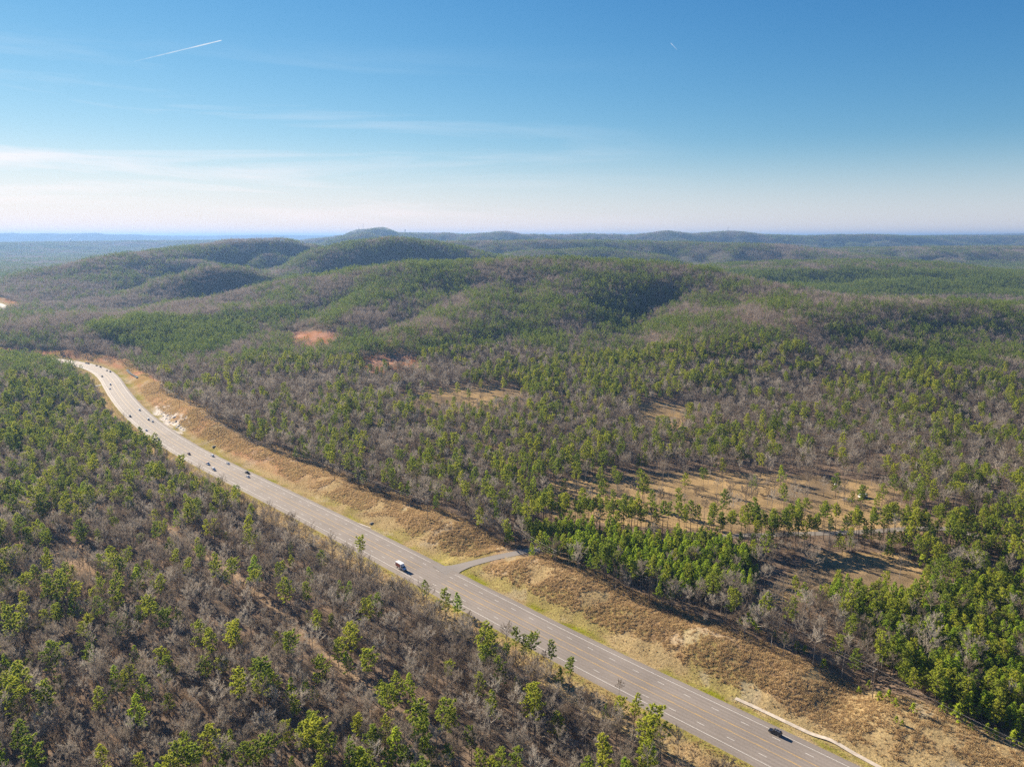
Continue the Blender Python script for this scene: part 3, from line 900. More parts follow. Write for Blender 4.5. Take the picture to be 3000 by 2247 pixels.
def bush(seed, h=1.8):
    rng = np.random.default_rng(seed); K = Kit()
    k = 90
    a = rng.uniform(0, 6.28, k); r = np.sqrt(rng.uniform(0, 1, k)) * .7 * h
    base = np.c_[np.cos(a) * r * .6, np.sin(a) * r * .6, rng.uniform(0, .5, k) * h]
    d = np.c_[np.cos(a) * .6, np.sin(a) * .6, np.full(k, .9)] + rng.normal(0, .35, (k, 3))
    K.blades(base, base + d * h * rng.uniform(.35, .65, (k, 1)), .075, np.clip(.4 + rng.normal(0, .2, k), 0, 1), rng)
    return K

def tuft(seed, h=1.05):
    rng = np.random.default_rng(seed); K = Kit()
    k = 34
    a = rng.uniform(0, 6.28, k); r = np.sqrt(rng.uniform(0, 1, k)) * .85
    base = np.c_[np.cos(a) * r, np.sin(a) * r, np.full(k, -.06)]
    d = np.c_[np.cos(a) * .35, np.sin(a) * .35, np.full(k, 1.0)] + rng.normal(0, .28, (k, 3))
    K.blades(base, base + d * h * rng.uniform(.5, 1.05, (k, 1)), .22, np.clip(.5 + rng.normal(0, .2, k), 0, 1), rng)
    return K

# prototypes
PINES = []       # (trunk kit, crown kit, height, style word)
for i, (st, h, b, w) in enumerate([('open', 20, .42, 3.0), ('open', 18, .36, 2.6), ('open', 21, .48, 2.7), ('open', 17, .30, 3.7),
                                   ('flat', 19, .56, 3.3), ('flat', 17, .50, 3.5), ('young', 12, .14, 2.7), ('young', 14, .20, 2.9), ('open', 21, .52, 2.3),
                                   ('open', 15, .28, 2.7), ('tall', 22, .64, 3.0), ('tall', 21, .60, 2.8)]):
    T, C = pine(100 + i, h, b, w, st if st != 'tall' else 'open')
    PINES.append((T, C, h, st))
WOODS = []
for i, (h, sp, stt) in enumerate([(13, 3.6, False), (14, 4.0, False), (12, 3.4, False), (15, 3.8, False), (11, 3.4, False), (14, 3.0, True), (16, 3.2, True), (12.5, 4.1, False), (17, 2.7, 2), (15, 2.5, 2), (9, 2.7, False), (18, 3.4, 2)]):
    T, C = hardwood(300 + i, h, sp, 0, bool(stt), stt == 2)
    WOODS.append((T, C, h, 'straight' if stt else 'spreading'))

def hidden_collection(name):
    return bpy.data.collections.new(name)          # never linked to the scene: only a source of copies
def proto_object(colln, name, me):
    o = bpy.data.objects.new(name, me); colln.objects.link(o); return o

C_PINE = hidden_collection('pine kinds')
PINE_TRUNK_ME, PINE_CROWN_ME = [], []
for i, (T, C, h, st) in enumerate(PINES):
    PINE_TRUNK_ME.append(T.mesh('pine_trunk', M_BARK)); mp = M_PINE_YOUNG if st == 'young' else M_PINE
    PINE_CROWN_ME.append(C.mesh('pine_crown', mp))
    proto_object(C_PINE, 'pine_kind_%02d' % i, merge('pine', [(T, M_BARK), (C, mp)]))
C_WOOD = hidden_collection('bare tree kinds')
WOOD_TRUNK_ME, WOOD_CROWN_ME = [], []
for i, (T, C, h, st) in enumerate(WOODS):
    WOOD_TRUNK_ME.append(T.mesh('bare_trunk', M_BARK_GREY)); WOOD_CROWN_ME.append(C.mesh('bare_crown', M_TWIG))
    proto_object(C_WOOD, 'bare_kind_%02d' % i, merge('bare_tree', [(T, M_BARK_GREY), (C, M_TWIG)]))
C_BUSH = hidden_collection('bush kinds')
for i in range(5): proto_object(C_BUSH, 'bush_kind_%02d' % i, bush(500 + i).mesh('bush', M_BUSH))
C_TUFT = hidden_collection('tuft kinds')
for i in range(5): proto_object(C_TUFT, 'tuft_kind_%02d' % i, tuft(600 + i).mesh('tuft', M_GRASS))

# small copses for the middle distance and large stands for the far hills
def shifted(kit, off, s=1.0, rot=0.0, dt=0.0):
    v, q, t, a, b = kit.arrays()
    c, sn = math.cos(rot), math.sin(rot)
    v2 = np.c_[v[:, 0] * c - v[:, 1] * sn, v[:, 0] * sn + v[:, 1] * c, v[:, 2]] * s + np.asarray(off)
    k = Kit(); k.v = [v2]; k.q = [q]; k.t = [t]; k.tq = [np.clip(a + dt, 0, 1)]; k.tt = [np.clip(b + dt, 0, 1)]; k.n = len(v2)
    return k
def join_kits(kits):
    r = Kit()
    for k in kits:
        v, q, t, a, b = k.arrays()
        r.v.append(v); r.q.append(q + r.n); r.t.append(t + r.n); r.tq.append(a); r.tt.append(b); r.n += len(v)
    return r
LOD_P = [pine(700 + i, h, b, w, st, 1) for i, (st, h, b, w) in enumerate([('open', 19, .32, 3.5), ('open', 16, .25, 3.4), ('young', 14, .15, 3.2), ('flat', 18, .45, 3.6)])]
LOD_W = [hardwood(720 + i, h, sp, 1) for i, (h, sp) in enumerate([(13, 3.8), (14, 4.0), (12, 3.6), (15, 4.0)])]
def copse(seed, frac, n, half, gap):
    rng = np.random.default_rng(seed)
    pts = []
    tries = 0
    while len(pts) < n and tries < 4000:
        tries += 1
        p = rng.uniform(-half, half, 2)
        if all(np.hypot(*(p - q)) > gap for q in pts): pts.append(p)
    A, B = [], []
    for p in pts:
        s = rng.uniform(.75, 1.15); rot = rng.uniform(0, 6.28); dt = rng.normal(0, .14)
        if rng.uniform() < frac:
            T, C = LOD_P[rng.integers(len(LOD_P))]
            A.append(shifted(C, (*p, -.5), s, rot, dt))
        else:
            T, C = LOD_W[rng.integers(len(LOD_W))]
            B.append(shifted(C, (*p, -.5), s, rot, dt))
            B.append(shifted(T, (*p, -.5), s, rot, dt))
    parts = []
    if A: parts.append((join_kits(A), M_PINE_FAR))
    if B: parts.append((join_kits(B), M_TWIG_FAR))
    return merge('copse', parts)
FRACS = [0.0, .35, .68, 1.0]
C_COPSE = hidden_collection('copse kinds')
for f, fr in enumerate(FRACS):
    for k in range(4): proto_object(C_COPSE, 'copse_kind_%d%d' % (f, k), copse(800 + 10 * f + k, fr, 9, 10.5, 5.0))
C_STAND = hidden_collection('stand kinds')
for f, fr in enumerate(FRACS):
    for k in range(3): proto_object(C_STAND, 'stand_kind_%d%d' % (f, k), copse(900 + 10 * f + k, fr, 66, 33.0, 5.6))

# ------------------------------------------------------------------ planting
def pine_share(px, py, x, y, n_big, n_small):
    """Share of pines at a place, after the mix of woods in the photograph."""
    p = np.full(x.shape, .30) + .55 * (n_big - .5) + .8 * (n_small - .5)
    dist = np.hypot(x, y)
    def put(poly, base, amp=.6):
        m = inside(px, py, D(poly))
        p[m] = base + amp * (n_big[m] - .5) + amp * 1.2 * (n_small[m] - .5)
    put([(1000, 860), (2212, 880), (2212, 1060), (1000, 1060)], .16, .6)
    put([(330, 860), (1000, 840), (1100, 1150), (900, 1100), (500, 960)], .10, .5)
    put([(480, 650), (700, 585), (1300, 570), (1700, 640), (1700, 860), (560, 860)], .40, 1.3)
    put([(1700, 655), (2212, 650), (2212, 870), (1600, 870)], .33, 1.1)
    put([(1750, 640), (2212, 642), (2212, 665), (1750, 668)], .10, .2)
    put([(1200, 566), (1620, 580), (1600, 612), (1200, 592)], .12, .4)
    put([(1480, 588), (2212, 590), (2212, 646), (1790, 640), (1660, 612)], .95, .3)
    put([(0, 510), (700, 510), (560, 640), (0, 640)], .24, .7)
    put([(0, 610), (560, 640), (460, 692), (300, 690), (180, 715), (0, 735)], .10, .3)
    put([(700, 510), (1100, 540), (1100, 570), (600, 610)], .40, 1.0)
    put([(1100, 520), (2212, 520), (2212, 585), (1500, 588), (1100, 570)], .32, .9)
    put([(185, 722), (300, 692), (480, 695), (560, 720), (470, 772), (330, 778)], .97, .2)
    put([(0, 740), (150, 765), (235, 900), (250, 950), (190, 1000), (80, 1000), (0, 1010)], .46, .9)
    put([(225, 935), (370, 955), (385, 1000), (250, 985)], .85, .2)
    put([(0, 1010), (200, 1000), (400, 1000), (640, 1130), (420, 1130), (0, 1120)], .13, .5)
    put([(0, 1120), (640, 1130), (1000, 1330), (1500, 1657), (0, 1657)], .07, .3)
    put([(0, 1180), (250, 1180), (330, 1657), (0, 1657)], .24, .6)
    put([(1135, 1150), (1260, 1150), (1630, 1185), (1640, 1290), (1500, 1300), (1150, 1195)], .97, .1)
    put([(1150, 1110), (1600, 1135), (2212, 1130), (2212, 1205), (1780, 1200), (1650, 1190), (1150, 1150)], .95, .1)
    put([(1640, 1185), (1800, 1190), (1760, 1290), (1700, 1330), (1640, 1300)], .20, .3)
    put([(1960, 1190), (2212, 1190), (2212, 1300), (1990, 1290)], .62, .6)
    put([(1760, 1290), (1850, 1262), (2000, 1290), (2212, 1250), (2212, 1657), (1960, 1500)], .95, .2)
    return np.clip(p, 0, 1)

def jitter_grid(x0, x1, y0, y1, step, rng):
    gx, gy = np.meshgrid(np.arange(x0, x1, step), np.arange(y0, y1, step))
    gx = gx.ravel() + rng.uniform(-.48, .48, gx.size) * step; gy = gy.ravel() + rng.uniform(-.48, .48, gy.size) * step
    return gx, gy

def in_view(x, y, margin=1.12):
    return (y > 0) & (np.abs(x) < y * (1500 / FPX) / CP * margin + 70)

def plantable(zn, rng, n):
    """Chance that a tree stands here."""
    ok = ~zn['bank'] & ~zn['verge'] & (zn['track'] > 2.6) & (zn['drive'] > 7) & (zn['lane'] > 4.0) & (zn['spur'] > 6)
    u = rng.uniform(size=n)
    ok &= ~(zn['field'] & (u > np.where(zn['py'] < 1290, .03, .12))) & ~(zn['dirt'] & (u > .06)) & ~(zn['glade'] & (u > .30))
    return ok

def polyline_dist(x, y, P): return path_dist(x, y, P)

NEAR_R = 1050.0
gx, gy = jitter_grid(-900, 900, 120, 1100, 5.2, RNG)
rr = np.hypot(gx, gy)
k = in_view(gx, gy) & (rr < NEAR_R) & (rr > 165)
gx, gy = gx[k], gy[k]
STAND_A = D([(1135, 1150), (1260, 1150), (1630, 1185), (1640, 1290), (1500, 1300), (1150, 1195)])
STAND_B = D([(1760, 1290), (1850, 1262), (2000, 1290), (2212, 1250), (2300, 1657), (1960, 1500)])
ex, ey = jitter_grid(0, 420, 200, 560, 4.6, RNG)
epx, epy = project(ex, ey, np.full(ex.shape, 1.0))
k = (inside(epx, epy, STAND_A) | inside(epx, epy, STAND_B)) & (RNG.uniform(size=len(ex)) < .8)
gx, gy = np.r_[gx, ex[k]], np.r_[gy, ey[k]]
gh = height(gx, gy)
zn = zones(gx, gy, gh)
share = pine_share(zn['px'], zn['py'], gx, gy, fbm(gx, gy, 150, 2, 201), fbm(gx, gy, 34, 2, 203))
is_pine = RNG.uniform(size=len(gx)) < share
ok = plantable(zn, RNG, len(gx))
# spacing: dense young pine stands, thinner hardwoods, open tall row
dense = inside(zn['px'], zn['py'], D([(1135, 1150), (1260, 1150), (1630, 1185), (1640, 1290), (1500, 1300), (1150, 1195)])) | inside(zn['px'], zn['py'], D([(1760, 1290), (1850, 1262), (2000, 1290), (2212, 1250), (2212, 1657), (1960, 1500)]))
row = inside(zn['px'], zn['py'], D([(1150, 1110), (1600, 1135), (2212, 1130), (2212, 1175), (1650, 1182), (1150, 1150)])) & ~dense
thin = fbm(gx, gy, 45, 3, 207)
keep_p = np.where(dense, .95, np.where(row, .80, np.where(is_pine, .80, .86 + .9 * (thin - .5))))
keep_p = np.where(zn['track'] < 12, keep_p * .75, keep_p)
keep_p = np.where(inside(zn['px'], zn['py'], D([(1560, 1190), (1790, 1185), (1960, 1290), (1800, 1330), (1640, 1330)])), keep_p * .5, keep_p)
ok &= (RNG.uniform(size=len(gx)) < keep_p) & ~(row & ~is_pine & (RNG.uniform(size=len(gx)) < .6))
gx, gy, gh, is_pine, dense, row = gx[ok], gy[ok], gh[ok], is_pine[ok], dense[ok], row[ok]
nfield = zn['field'][ok]

tree_kind = np.where(is_pine, RNG.integers(0, 10, len(gx)), RNG.integers(0, len(WOODS), len(gx)))
lower = inside(*project(gx, gy, gh), STAND_B)
tree_kind = np.where(is_pine & dense, np.where(lower, RNG.choice([6, 7, 9, 6, 9], len(gx)), RNG.choice([6, 7, 7, 6, 9], len(gx))), tree_kind)
tree_kind = np.where(is_pine & row, RNG.choice([10, 11, 8, 2], len(gx)), tree_kind)
tree_kind = np.where(~is_pine & nfield, RNG.choice([5, 6, 3, 1], len(gx)), tree_kind)
tree_scale = np.where(is_pine, RNG.normal(.90, .17, len(gx)), RNG.normal(.95, .20, len(gx)))
tree_scale = np.where(is_pine & dense, RNG.normal(.86, .12, len(gx)), tree_scale)
tree_scale = np.where(row & is_pine, RNG.normal(.92, .08, len(gx)), tree_scale)
tree_scale = np.clip(np.where(nfield, tree_scale * 1.12, tree_scale), .45, 1.3)

# pines one can tell apart in the near woods: crown tops noted on the photograph, (pixel x, pixel y, height)
def crop2(p): return (p[0] / 1.9336, 1390 + p[1] / 1.9336)
def crop5(p): return (1000 + p[0] / 1.933, 1390 + p[1] / 1.933)
NAMED_PINES = [crop2(p) for p in [(290, 75), (480, 120), (550, 195), (965, 10), (190, 530), (130, 560), (70, 590), (20, 590), (310, 665), (40, 770), (250, 780), (470, 825),
    (870, 725), (1000, 745), (1310, 825), (280, 965), (390, 945), (490, 955), (150, 1000), (90, 1270), (250, 1190), (640, 1080), (730, 1090), (940, 1045),
    (920, 985), (540, 1210), (760, 1240), (860, 610), (960, 370), (1280, 325), (1310, 475), (1430, 540), (1415, 335), (1435, 455), (1640, 380), (1820, 440), (1750, 520),
    (1330, 120), (1410, 165), (1110, 360), (995, 195), (915, 265), (1610, 600), (1815, 780), (2070, 720), (1975, 600), (1985, 855), (1910, 950), (1820, 1050), (1445, 1065),
    (1450, 1150), (1545, 1145), (1755, 1355), (1605, 1410), (2020, 1350), (2110, 1440), (2040, 1530), (1810, 1480), (1650, 1595), (1800, 1595), (170, 1600), (160, 1510),
    (580, 1520), (1650, 450), (950, 1250), (700, 1100), (410, 510), (720, 420), (840, 480), (770, 520), (20, 1010), (60, 1100), (10, 1180), (330, 1150), (800, 1130), (1210, 265), (1170, 250), (1060, 190), (380, 40), (100, 30), (240, 270)]]
NAMED_PINES += [crop5(p) for p in [(160, 700), (205, 690), (45, 865), (600, 1055), (900, 1030), (310, 1135), (380, 1120), (85, 1350), (180, 1440), (300, 1420), (460, 1340), (585, 1290),
    (735, 1415), (380, 1525), (510, 1555), (605, 1530), (790, 1550), (905, 1580), (1230, 1365), (110, 1530), (260, 1360), (220, 1180), (1720, 1530), (1610, 1600)]]
ROADSIDE = [(crop5((105, 355)), 20, 4, 'tall flat-topped pine with a long bare trunk on the near verge before the box truck'),
            (crop5((480, 595)), 15, 0, 'tall pine on the near verge across from the side road junction'),
            (crop5((585, 648)), 17, 3, 'bushy dark pine on the near verge just past the side road junction'),
            (crop5((655, 665)), 12, 6, 'slim bright green pine touching the near lane line past the junction'),
            (crop5((990, 865)), 16, 2, 'slender pine at the uphill end of the verge clump across from the ditchless bank'),
            (crop5((1035, 905)), 14, 1, 'middle dark pine of the verge clump below the yellow lines'),
            (crop5((1080, 895)), 17, 5, 'flat-topped pine at the downhill end of the verge clump'),
            (crop5((1190, 942)), 17, 8, 'very thin lone pine on the verge just beyond the clump'),
            (crop5((1240, 1085)), 9, 7, 'short dark pine at the foot of two thin verge pines'),
            (crop5((1295, 1022)), 17, 8, 'thin ragged pine leaning over the near shoulder'),
            (crop5((1500, 1290)), 8, 7, 'low bushy pine on the verge near the bottom edge of the photo'),
            (crop5((1580, 1250)), 13, 3, 'dark medium pine on the verge beside a thin taller one'),
            (crop5((1665, 1240)), 18, 8, 'tall thin pine on the verge closest to the bottom of the photo'),
            (crop5((1765, 1530)), 13, 6, 'bright bushy pine at the bottom edge of the photo by the verge'),
            (crop2((1180, 1412)), 18, 3, 'broad bright green pine standing alone at the bottom edge in the left woodland'),
            ((2527, 1419), 18, 3, 'pine in front of the white camper trailer, rising over the pine row'),
            (crop2((1130, 828)), 18, 3, 'large thick-crowned pine in the middle of the near left woodland')]
def place_top(p, h):
    z = 0.0
    for _ in range(8):
        q = unproject(p, z + h); z = float(height(q[:1], q[1:])[0])
    return q[0], q[1], z
hx, hy, hz, hk, hs, hl = [], [], [], [], [], []
for p in NAMED_PINES:
    kd = int(RNG.choice([0, 1, 2, 3, 3, 9, 5, 4, 6, 7, 7]))
    h = float(np.clip(RNG.normal(15.0, 2.4), 9, 20))
    x, y, z = place_top(p, h)
    hx.append(x); hy.append(y); hz.append(z); hk.append(kd); hs.append(h / PINES[kd][2] * (1.12 if kd in (3, 9) else 1.0)); hl.append(None)
for p, h, kd, lab in ROADSIDE:
    x, y, z = place_top(p, h)
    hx.append(x); hy.append(y); hz.append(z); hk.append(kd); hs.append(h / PINES[kd][2]); hl.append(lab)
# bare trees along the verge and alone in the fields: foot pixel, height, kind
def crop3(x, y): return (1500 + x / 4.418, 1380 + y / 4.418)
def crop4(x, y): return (2000 + x / 4.418, 1380 + y / 4.418)
LONE_BARE = [(crop3(985, 490), 15, 3, 'forked grey tree in the field, nearest the tall pines on its left part'),
             (crop3(1250, 450), 13, 5, 'slim straight leafless trunk in the dry field'),
             (crop3(1370, 475), 18, 6, 'tallest leafless tree with a crooked trunk in the dry field'),
             (crop3(1600, 370), 4, 5, 'short broken snag alone in the dry field'),
             (crop3(1910, 440), 15, 5, 'straight dark leafless tree in the middle of the dry field'),
             (crop3(2035, 500), 13, 5, 'thin leafless tree just behind the tall pine row'),
             (crop3(600, 200), 12, 3, 'dark leafless tree at the upper left edge of the dry field'),
             (crop4(435, 350), 17, 6, 'pale straight leafless tree in the right half of the dry field'),
             (crop4(605, 370), 17, 3, 'leafless tree with a wide fork low on its trunk in the dry field'),
             (crop4(752, 400), 13, 5, 'thin bare pole-like tree in the dry field behind the pine row'),
             (crop4(860, 265), 13, 6, 'leafless tree near a dark brush strip in the dry field'),
             (crop4(1090, 300), 13, 5, 'straight leafless tree beside the dark brush strip'),
             (crop4(1610, 300), 18, 6, 'pale tall leafless tree at the right end of the dry field'),
             (crop4(950, 450), 14, 5, 'slender leafless tree right behind the pine row crowns'),
             (crop4(1500, 1570), 13, 7, 'pale spreading leafless tree in the small brown clearing'),
             (crop4(1130, 1420), 9, 4, 'small pale round leafless tree at the edge of the young pines'),
             (crop5((110, 575)), 11, 3, 'leafless tree on the near verge beside the flat-topped pine'),
             (crop5((385, 745)), 11, 7, 'spreading leafless tree on the near verge left of the junction pine'),
             (crop5((690, 915)), 13, 6, 'multi-stemmed leafless tree on the near verge past the junction'),
             (crop5((730, 900)), 12, 5, 'thin leafless tree beside the multi-stemmed one on the near verge'),
             (crop5((1145, 1120)), 11, 5, 'thin leafless tree at the verge pine clump'),
             (crop5((1570, 1290)), 11, 6, 'thin pale leafless tree standing over the near lane'),
             (unproject, 0, 0, None)]
LONE_BARE = LONE_BARE[:-1]
def place_foot(p):
    z = 0.0
    for _ in range(8):
        q = unproject(p, z); z = float(height(q[:1], q[1:])[0])
    return q[0], q[1], z
bx, by, bz, bk, bsc, bl = [], [], [], [], [], []
for p, h, kd, lab in LONE_BARE:
    x, y, z = place_foot(p)
    bx.append(x); by.append(y); bz.append(z); bk.append(kd); bsc.append(h / WOODS[kd][2]); bl.append(lab)
# scattered small trees on the near verge fringe
fr_s = RNG.uniform(S_NOTCH - 60, S_NOTCH + 720, 150)
fp = road_at(fr_s); ft = road_at(fr_s + 1) - road_at(fr_s - 1); ft /= np.linalg.norm(ft, axis=1)[:, None]
fo = -(corridor_left(fr_s) - RNG.uniform(-3, 3.5, len(fr_s)))
fx = fp[:, 0] + ft[:, 1] * fo; fy = fp[:, 1] - ft[:, 0] * fo

# drop random trees that crowd a named one
PX = np.r_[hx, bx]; PY = np.r_[hy, by]
dmin = np.full(len(gx), 1e9)
for x, y in zip(PX, PY): dmin = np.minimum(dmin, np.hypot(gx - x, gy - y))
k = (dmin > 2.6)
gx, gy, gh, is_pine, dense, row, nfield, tree_kind, tree_scale = [a[k] for a in (gx, gy, gh, is_pine, dense, row, nfield, tree_kind, tree_scale)]
T_X = np.r_[gx, hx, bx, fx]; T_Y = np.r_[gy, hy, by, fy]
T_Z = np.r_[gh, hz, bz, height(fx, fy)]
T_P = np.r_[is_pine, np.ones(len(hx), bool), np.zeros(len(bx), bool), np.zeros(len(fx), bool)]
T_K = np.r_[tree_kind, hk, bk, RNG.integers(0, len(WOODS), len(fx))].astype(int)
T_S = np.r_[tree_scale, hs, bsc, RNG.uniform(.4, .8, len(fx))]
T_L = [None] * len(gx) + hl + bl + [None] * len(fx)
T_D = np.r_[dense, np.zeros(len(hx) + len(bx) + len(fx), bool)]
T_W = np.r_[row, np.zeros(len(hx) + len(bx) + len(fx), bool)]
T_F = np.r_[nfield, np.zeros(len(hx) + len(bx) + len(fx), bool)]
T_R = RNG.uniform(0, 6.28, len(T_X))
T_H = np.where(T_P, np.array([PINES[min(k, len(PINES) - 1)][2] for k in T_K]), np.array([WOODS[min(k, len(WOODS) - 1)][2] for k in T_K])) * T_S

# which ones show largest: height of the tree in the picture
pxa, pya = project(T_X, T_Y, T_Z); pxb, pyb = project(T_X, T_Y, T_Z + T_H)
shown = (pxb > -20) & (pxb < 3020) & (pyb < 2235) & (pya > 600)
size = np.where(shown, np.abs(pya - pyb), 0) + np.array([1000.0 if l else 0.0 for l in T_L])
single = np.zeros(len(T_X), bool)
for grp in (T_P, ~T_P):
    idx = np.nonzero(grp & shown)[0]
    single[idx[np.argsort(-size[idx])[:300]]] = True

ZONES = [
    ('tall pine row', 'behind the young pines', D([(1150, 1100), (1600, 1130), (2212, 1120), (2212, 1180), (1650, 1182), (1150, 1150)])),
    ('young pine stand', 'beside the side road', D([(1135, 1150), (1260, 1150), (1650, 1185), (1660, 1310), (1500, 1310), (1150, 1200)])),
    ('pine wood', 'at the lower right', D([(1740, 1240), (2212, 1230), (2212, 1657), (1900, 1520)])),
    ('wood edge', 'around the brown clearing', D([(1600, 1150), (2300, 1150), (2300, 1330), (1600, 1340)])),
    ('dry field', 'among scattered trees', FIELDS[0]),
    ('near woodland', 'at bottom left corner', D([(-300, 1350), (330, 1350), (330, 1900), (-300, 1900)])),
    ('near woodland', 'below the dirt track', D([(330, 1420), (1000, 1420), (1000, 1900), (330, 1900)])),
    ('near woodland', 'by the near verge', D([(1000, 1350), (1700, 1350), (1700, 1900), (1000, 1900)])),
    ('near woodland', 'between track and highway', D([(420, 1150), (700, 1130), (1150, 1350), (1000, 1430), (700, 1420), (400, 1200)])),
    ('near woodland', 'left of the dirt track', D([(-300, 1100), (420, 1100), (700, 1420), (-300, 1400)])),
]
def zone_of(px, py):
    for k, (w, where, P) in enumerate(ZONES):
        if inside(np.array([px]), np.array([py]), P)[0]: return k
    return -1

def tree_words(i):
    k = zone_of(pxa[i], pya[i])
    w, where = ('woods', 'beyond the highway') if k < 0 else ZONES[k][:2]
    h = T_H[i]
    size_w = 'tall' if h > (16.5 if T_P[i] else 14) else 'small' if h < (11.5 if T_P[i] else 9.5) else 'medium'
    if T_P[i]:
        look = {'open': 'round-crowned', 'flat': 'flat-topped', 'young': 'cone-shaped', 'tall': 'long-trunked'}[PINES[T_K[i]][3]]
        return '%s %s pine in the %s %s' % (size_w, look, w, where), 'pines of the %s %s' % (w, where)
    look = {'straight': 'narrow', 'spreading': 'wide-spreading'}[WOODS[T_K[i]][3]]
    return '%s %s leafless tree in the %s %s' % (size_w, look, w, where), 'bare trees of the %s %s' % (w, where)

for i in np.nonzero(single)[0]:
    lab, grp = tree_words(i)
    o = empty('pine_tree' if T_P[i] else 'bare_tree', (T_X[i], T_Y[i], T_Z[i] - .15), T_R[i])
    o.scale = (T_S[i],) * 3
    tag(o, T_L[i] or lab, 'pine tree' if T_P[i] else 'bare tree', grp)
    k = T_K[i]
    link('trunk', PINE_TRUNK_ME[k] if T_P[i] else WOOD_TRUNK_ME[k], o)
    link('crown', PINE_CROWN_ME[k] if T_P[i] else WOOD_CROWN_ME[k], o)

def scatter(name, pts, rot, scl, idx, colln, label, cat, normals=None):
    """ONE object that stands copies of a hidden collection's members on its points."""
    me = mesh_np(name, pts, [])
    for nm, arr, ty in (('rot', rot, 'FLOAT'), ('scl', scl, 'FLOAT'), ('idx', idx, 'INT')):
        a = me.attributes.new(nm, ty, 'POINT')
        a.data.foreach_set('value', np.asarray(arr, np.int32 if ty == 'INT' else np.float32))
    if normals is not None:
        a = me.attributes.new('nrm', 'FLOAT_VECTOR', 'POINT'); a.data.foreach_set('vector', normals.astype(np.float32).ravel())
    o = link(name, me)
    ng = bpy.data.node_groups.new(name + ' scatter', 'GeometryNodeTree')
    ng.interface.new_socket('Geometry', in_out='INPUT', socket_type='NodeSocketGeometry')
    ng.interface.new_socket('Geometry', in_out='OUTPUT', socket_type='NodeSocketGeometry')
    N = ng.nodes.new
    gi, go = N('NodeGroupInput'), N('NodeGroupOutput')
    ci = N('GeometryNodeCollectionInfo'); ci.inputs['Collection'].default_value = colln
    ci.inputs['Separate Children'].default_value = True; ci.inputs['Reset Children'].default_value = True
    ip = N('GeometryNodeInstanceOnPoints'); ip.inputs['Pick Instance'].default_value = True
    def named(nm, ty):
        n = N('GeometryNodeInputNamedAttribute'); n.data_type = ty; n.inputs['Name'].default_value = nm; return n.outputs['Attribute']
    cx = N('ShaderNodeCombineXYZ')
    ng.links.new(named('rot', 'FLOAT'), cx.inputs['Z'])
    rot_out = cx.outputs[0]
    if normals is not None:
        al = N('FunctionNodeAlignRotationToVector'); al.axis = 'Z'
        e2r = N('FunctionNodeEulerToRotation'); ng.links.new(cx.outputs[0], e2r.inputs[0])
        ng.links.new(e2r.outputs[0], al.inputs['Rotation']); ng.links.new(named('nrm', 'FLOAT_VECTOR'), al.inputs['Vector'])
        rot_out = al.outputs[0]
    ng.links.new(rot_out, ip.inputs['Rotation'])
    ng.links.new(named('scl', 'FLOAT'), ip.inputs['Scale']); ng.links.new(named('idx', 'INT'), ip.inputs['Instance Index'])
    ng.links.new(gi.outputs[0], ip.inputs['Points']); ng.links.new(ci.outputs[0], ip.inputs['Instance'])
    ng.links.new(ip.outputs[0], go.inputs[0])
    md = o.modifiers.new('scatter', 'NODES'); md.node_group = ng
    return tag(o, label, cat, kind='stuff')

rest = ~single
for nm, sel, colln, lab in (('pine_forest', rest & T_P, C_PINE, 'green pines of the woods around the highway'), ('bare_forest', rest & ~T_P, C_WOOD, 'leafless grey trees of the woods around the highway')):
    scatter(nm, np.c_[T_X, T_Y, T_Z - .15][sel], T_R[sel], T_S[sel], T_K[sel], colln, lab, 'forest')

# middle distance: small copses out to 3.3 km
def classes(sh, rng):
    c = np.digitize(sh + rng.normal(0, .10, len(sh)), [.16, .50, .82]); return np.clip(c, 0, 3)
cx_, cy_ = jitter_grid(-2900, 2900, 700, 3350, 15.5, RNG)
r_ = np.hypot(cx_, cy_)
k = in_view(cx_, cy_) & (r_ > NEAR_R - 4) & (r_ < 3300)
cx_, cy_ = cx_[k], cy_[k]
ch = height(cx_, cy_); zc = zones(cx_, cy_, ch)
sh = pine_share(zc['px'], zc['py'], cx_, cy_, fbm(cx_, cy_, 210, 3, 201), fbm(cx_, cy_, 55, 2, 203))
a_ = np.abs(zc['d'])
ok = ~((zc['d'] > 0) & (a_ < 40)) & ~((zc['d'] <= 0) & (a_ < 30)) & ~(zc['dirt'] & (RNG.uniform(size=len(cx_)) < .96)) & ~(zc['field'] & (RNG.uniform(size=len(cx_)) < .93))
cx_, cy_, ch, sh = cx_[ok], cy_[ok], ch[ok], sh[ok]
cl = classes(sh, RNG) * 4 + RNG.integers(0, 4, len(cx_))
scatter('hill_forest', np.c_[cx_, cy_, ch - .4], RNG.uniform(0, 6.28, len(cx_)), RNG.uniform(.85, 1.15, len(cx_)), cl, C_COPSE, 'mixed woods covering the middle hills', 'forest')
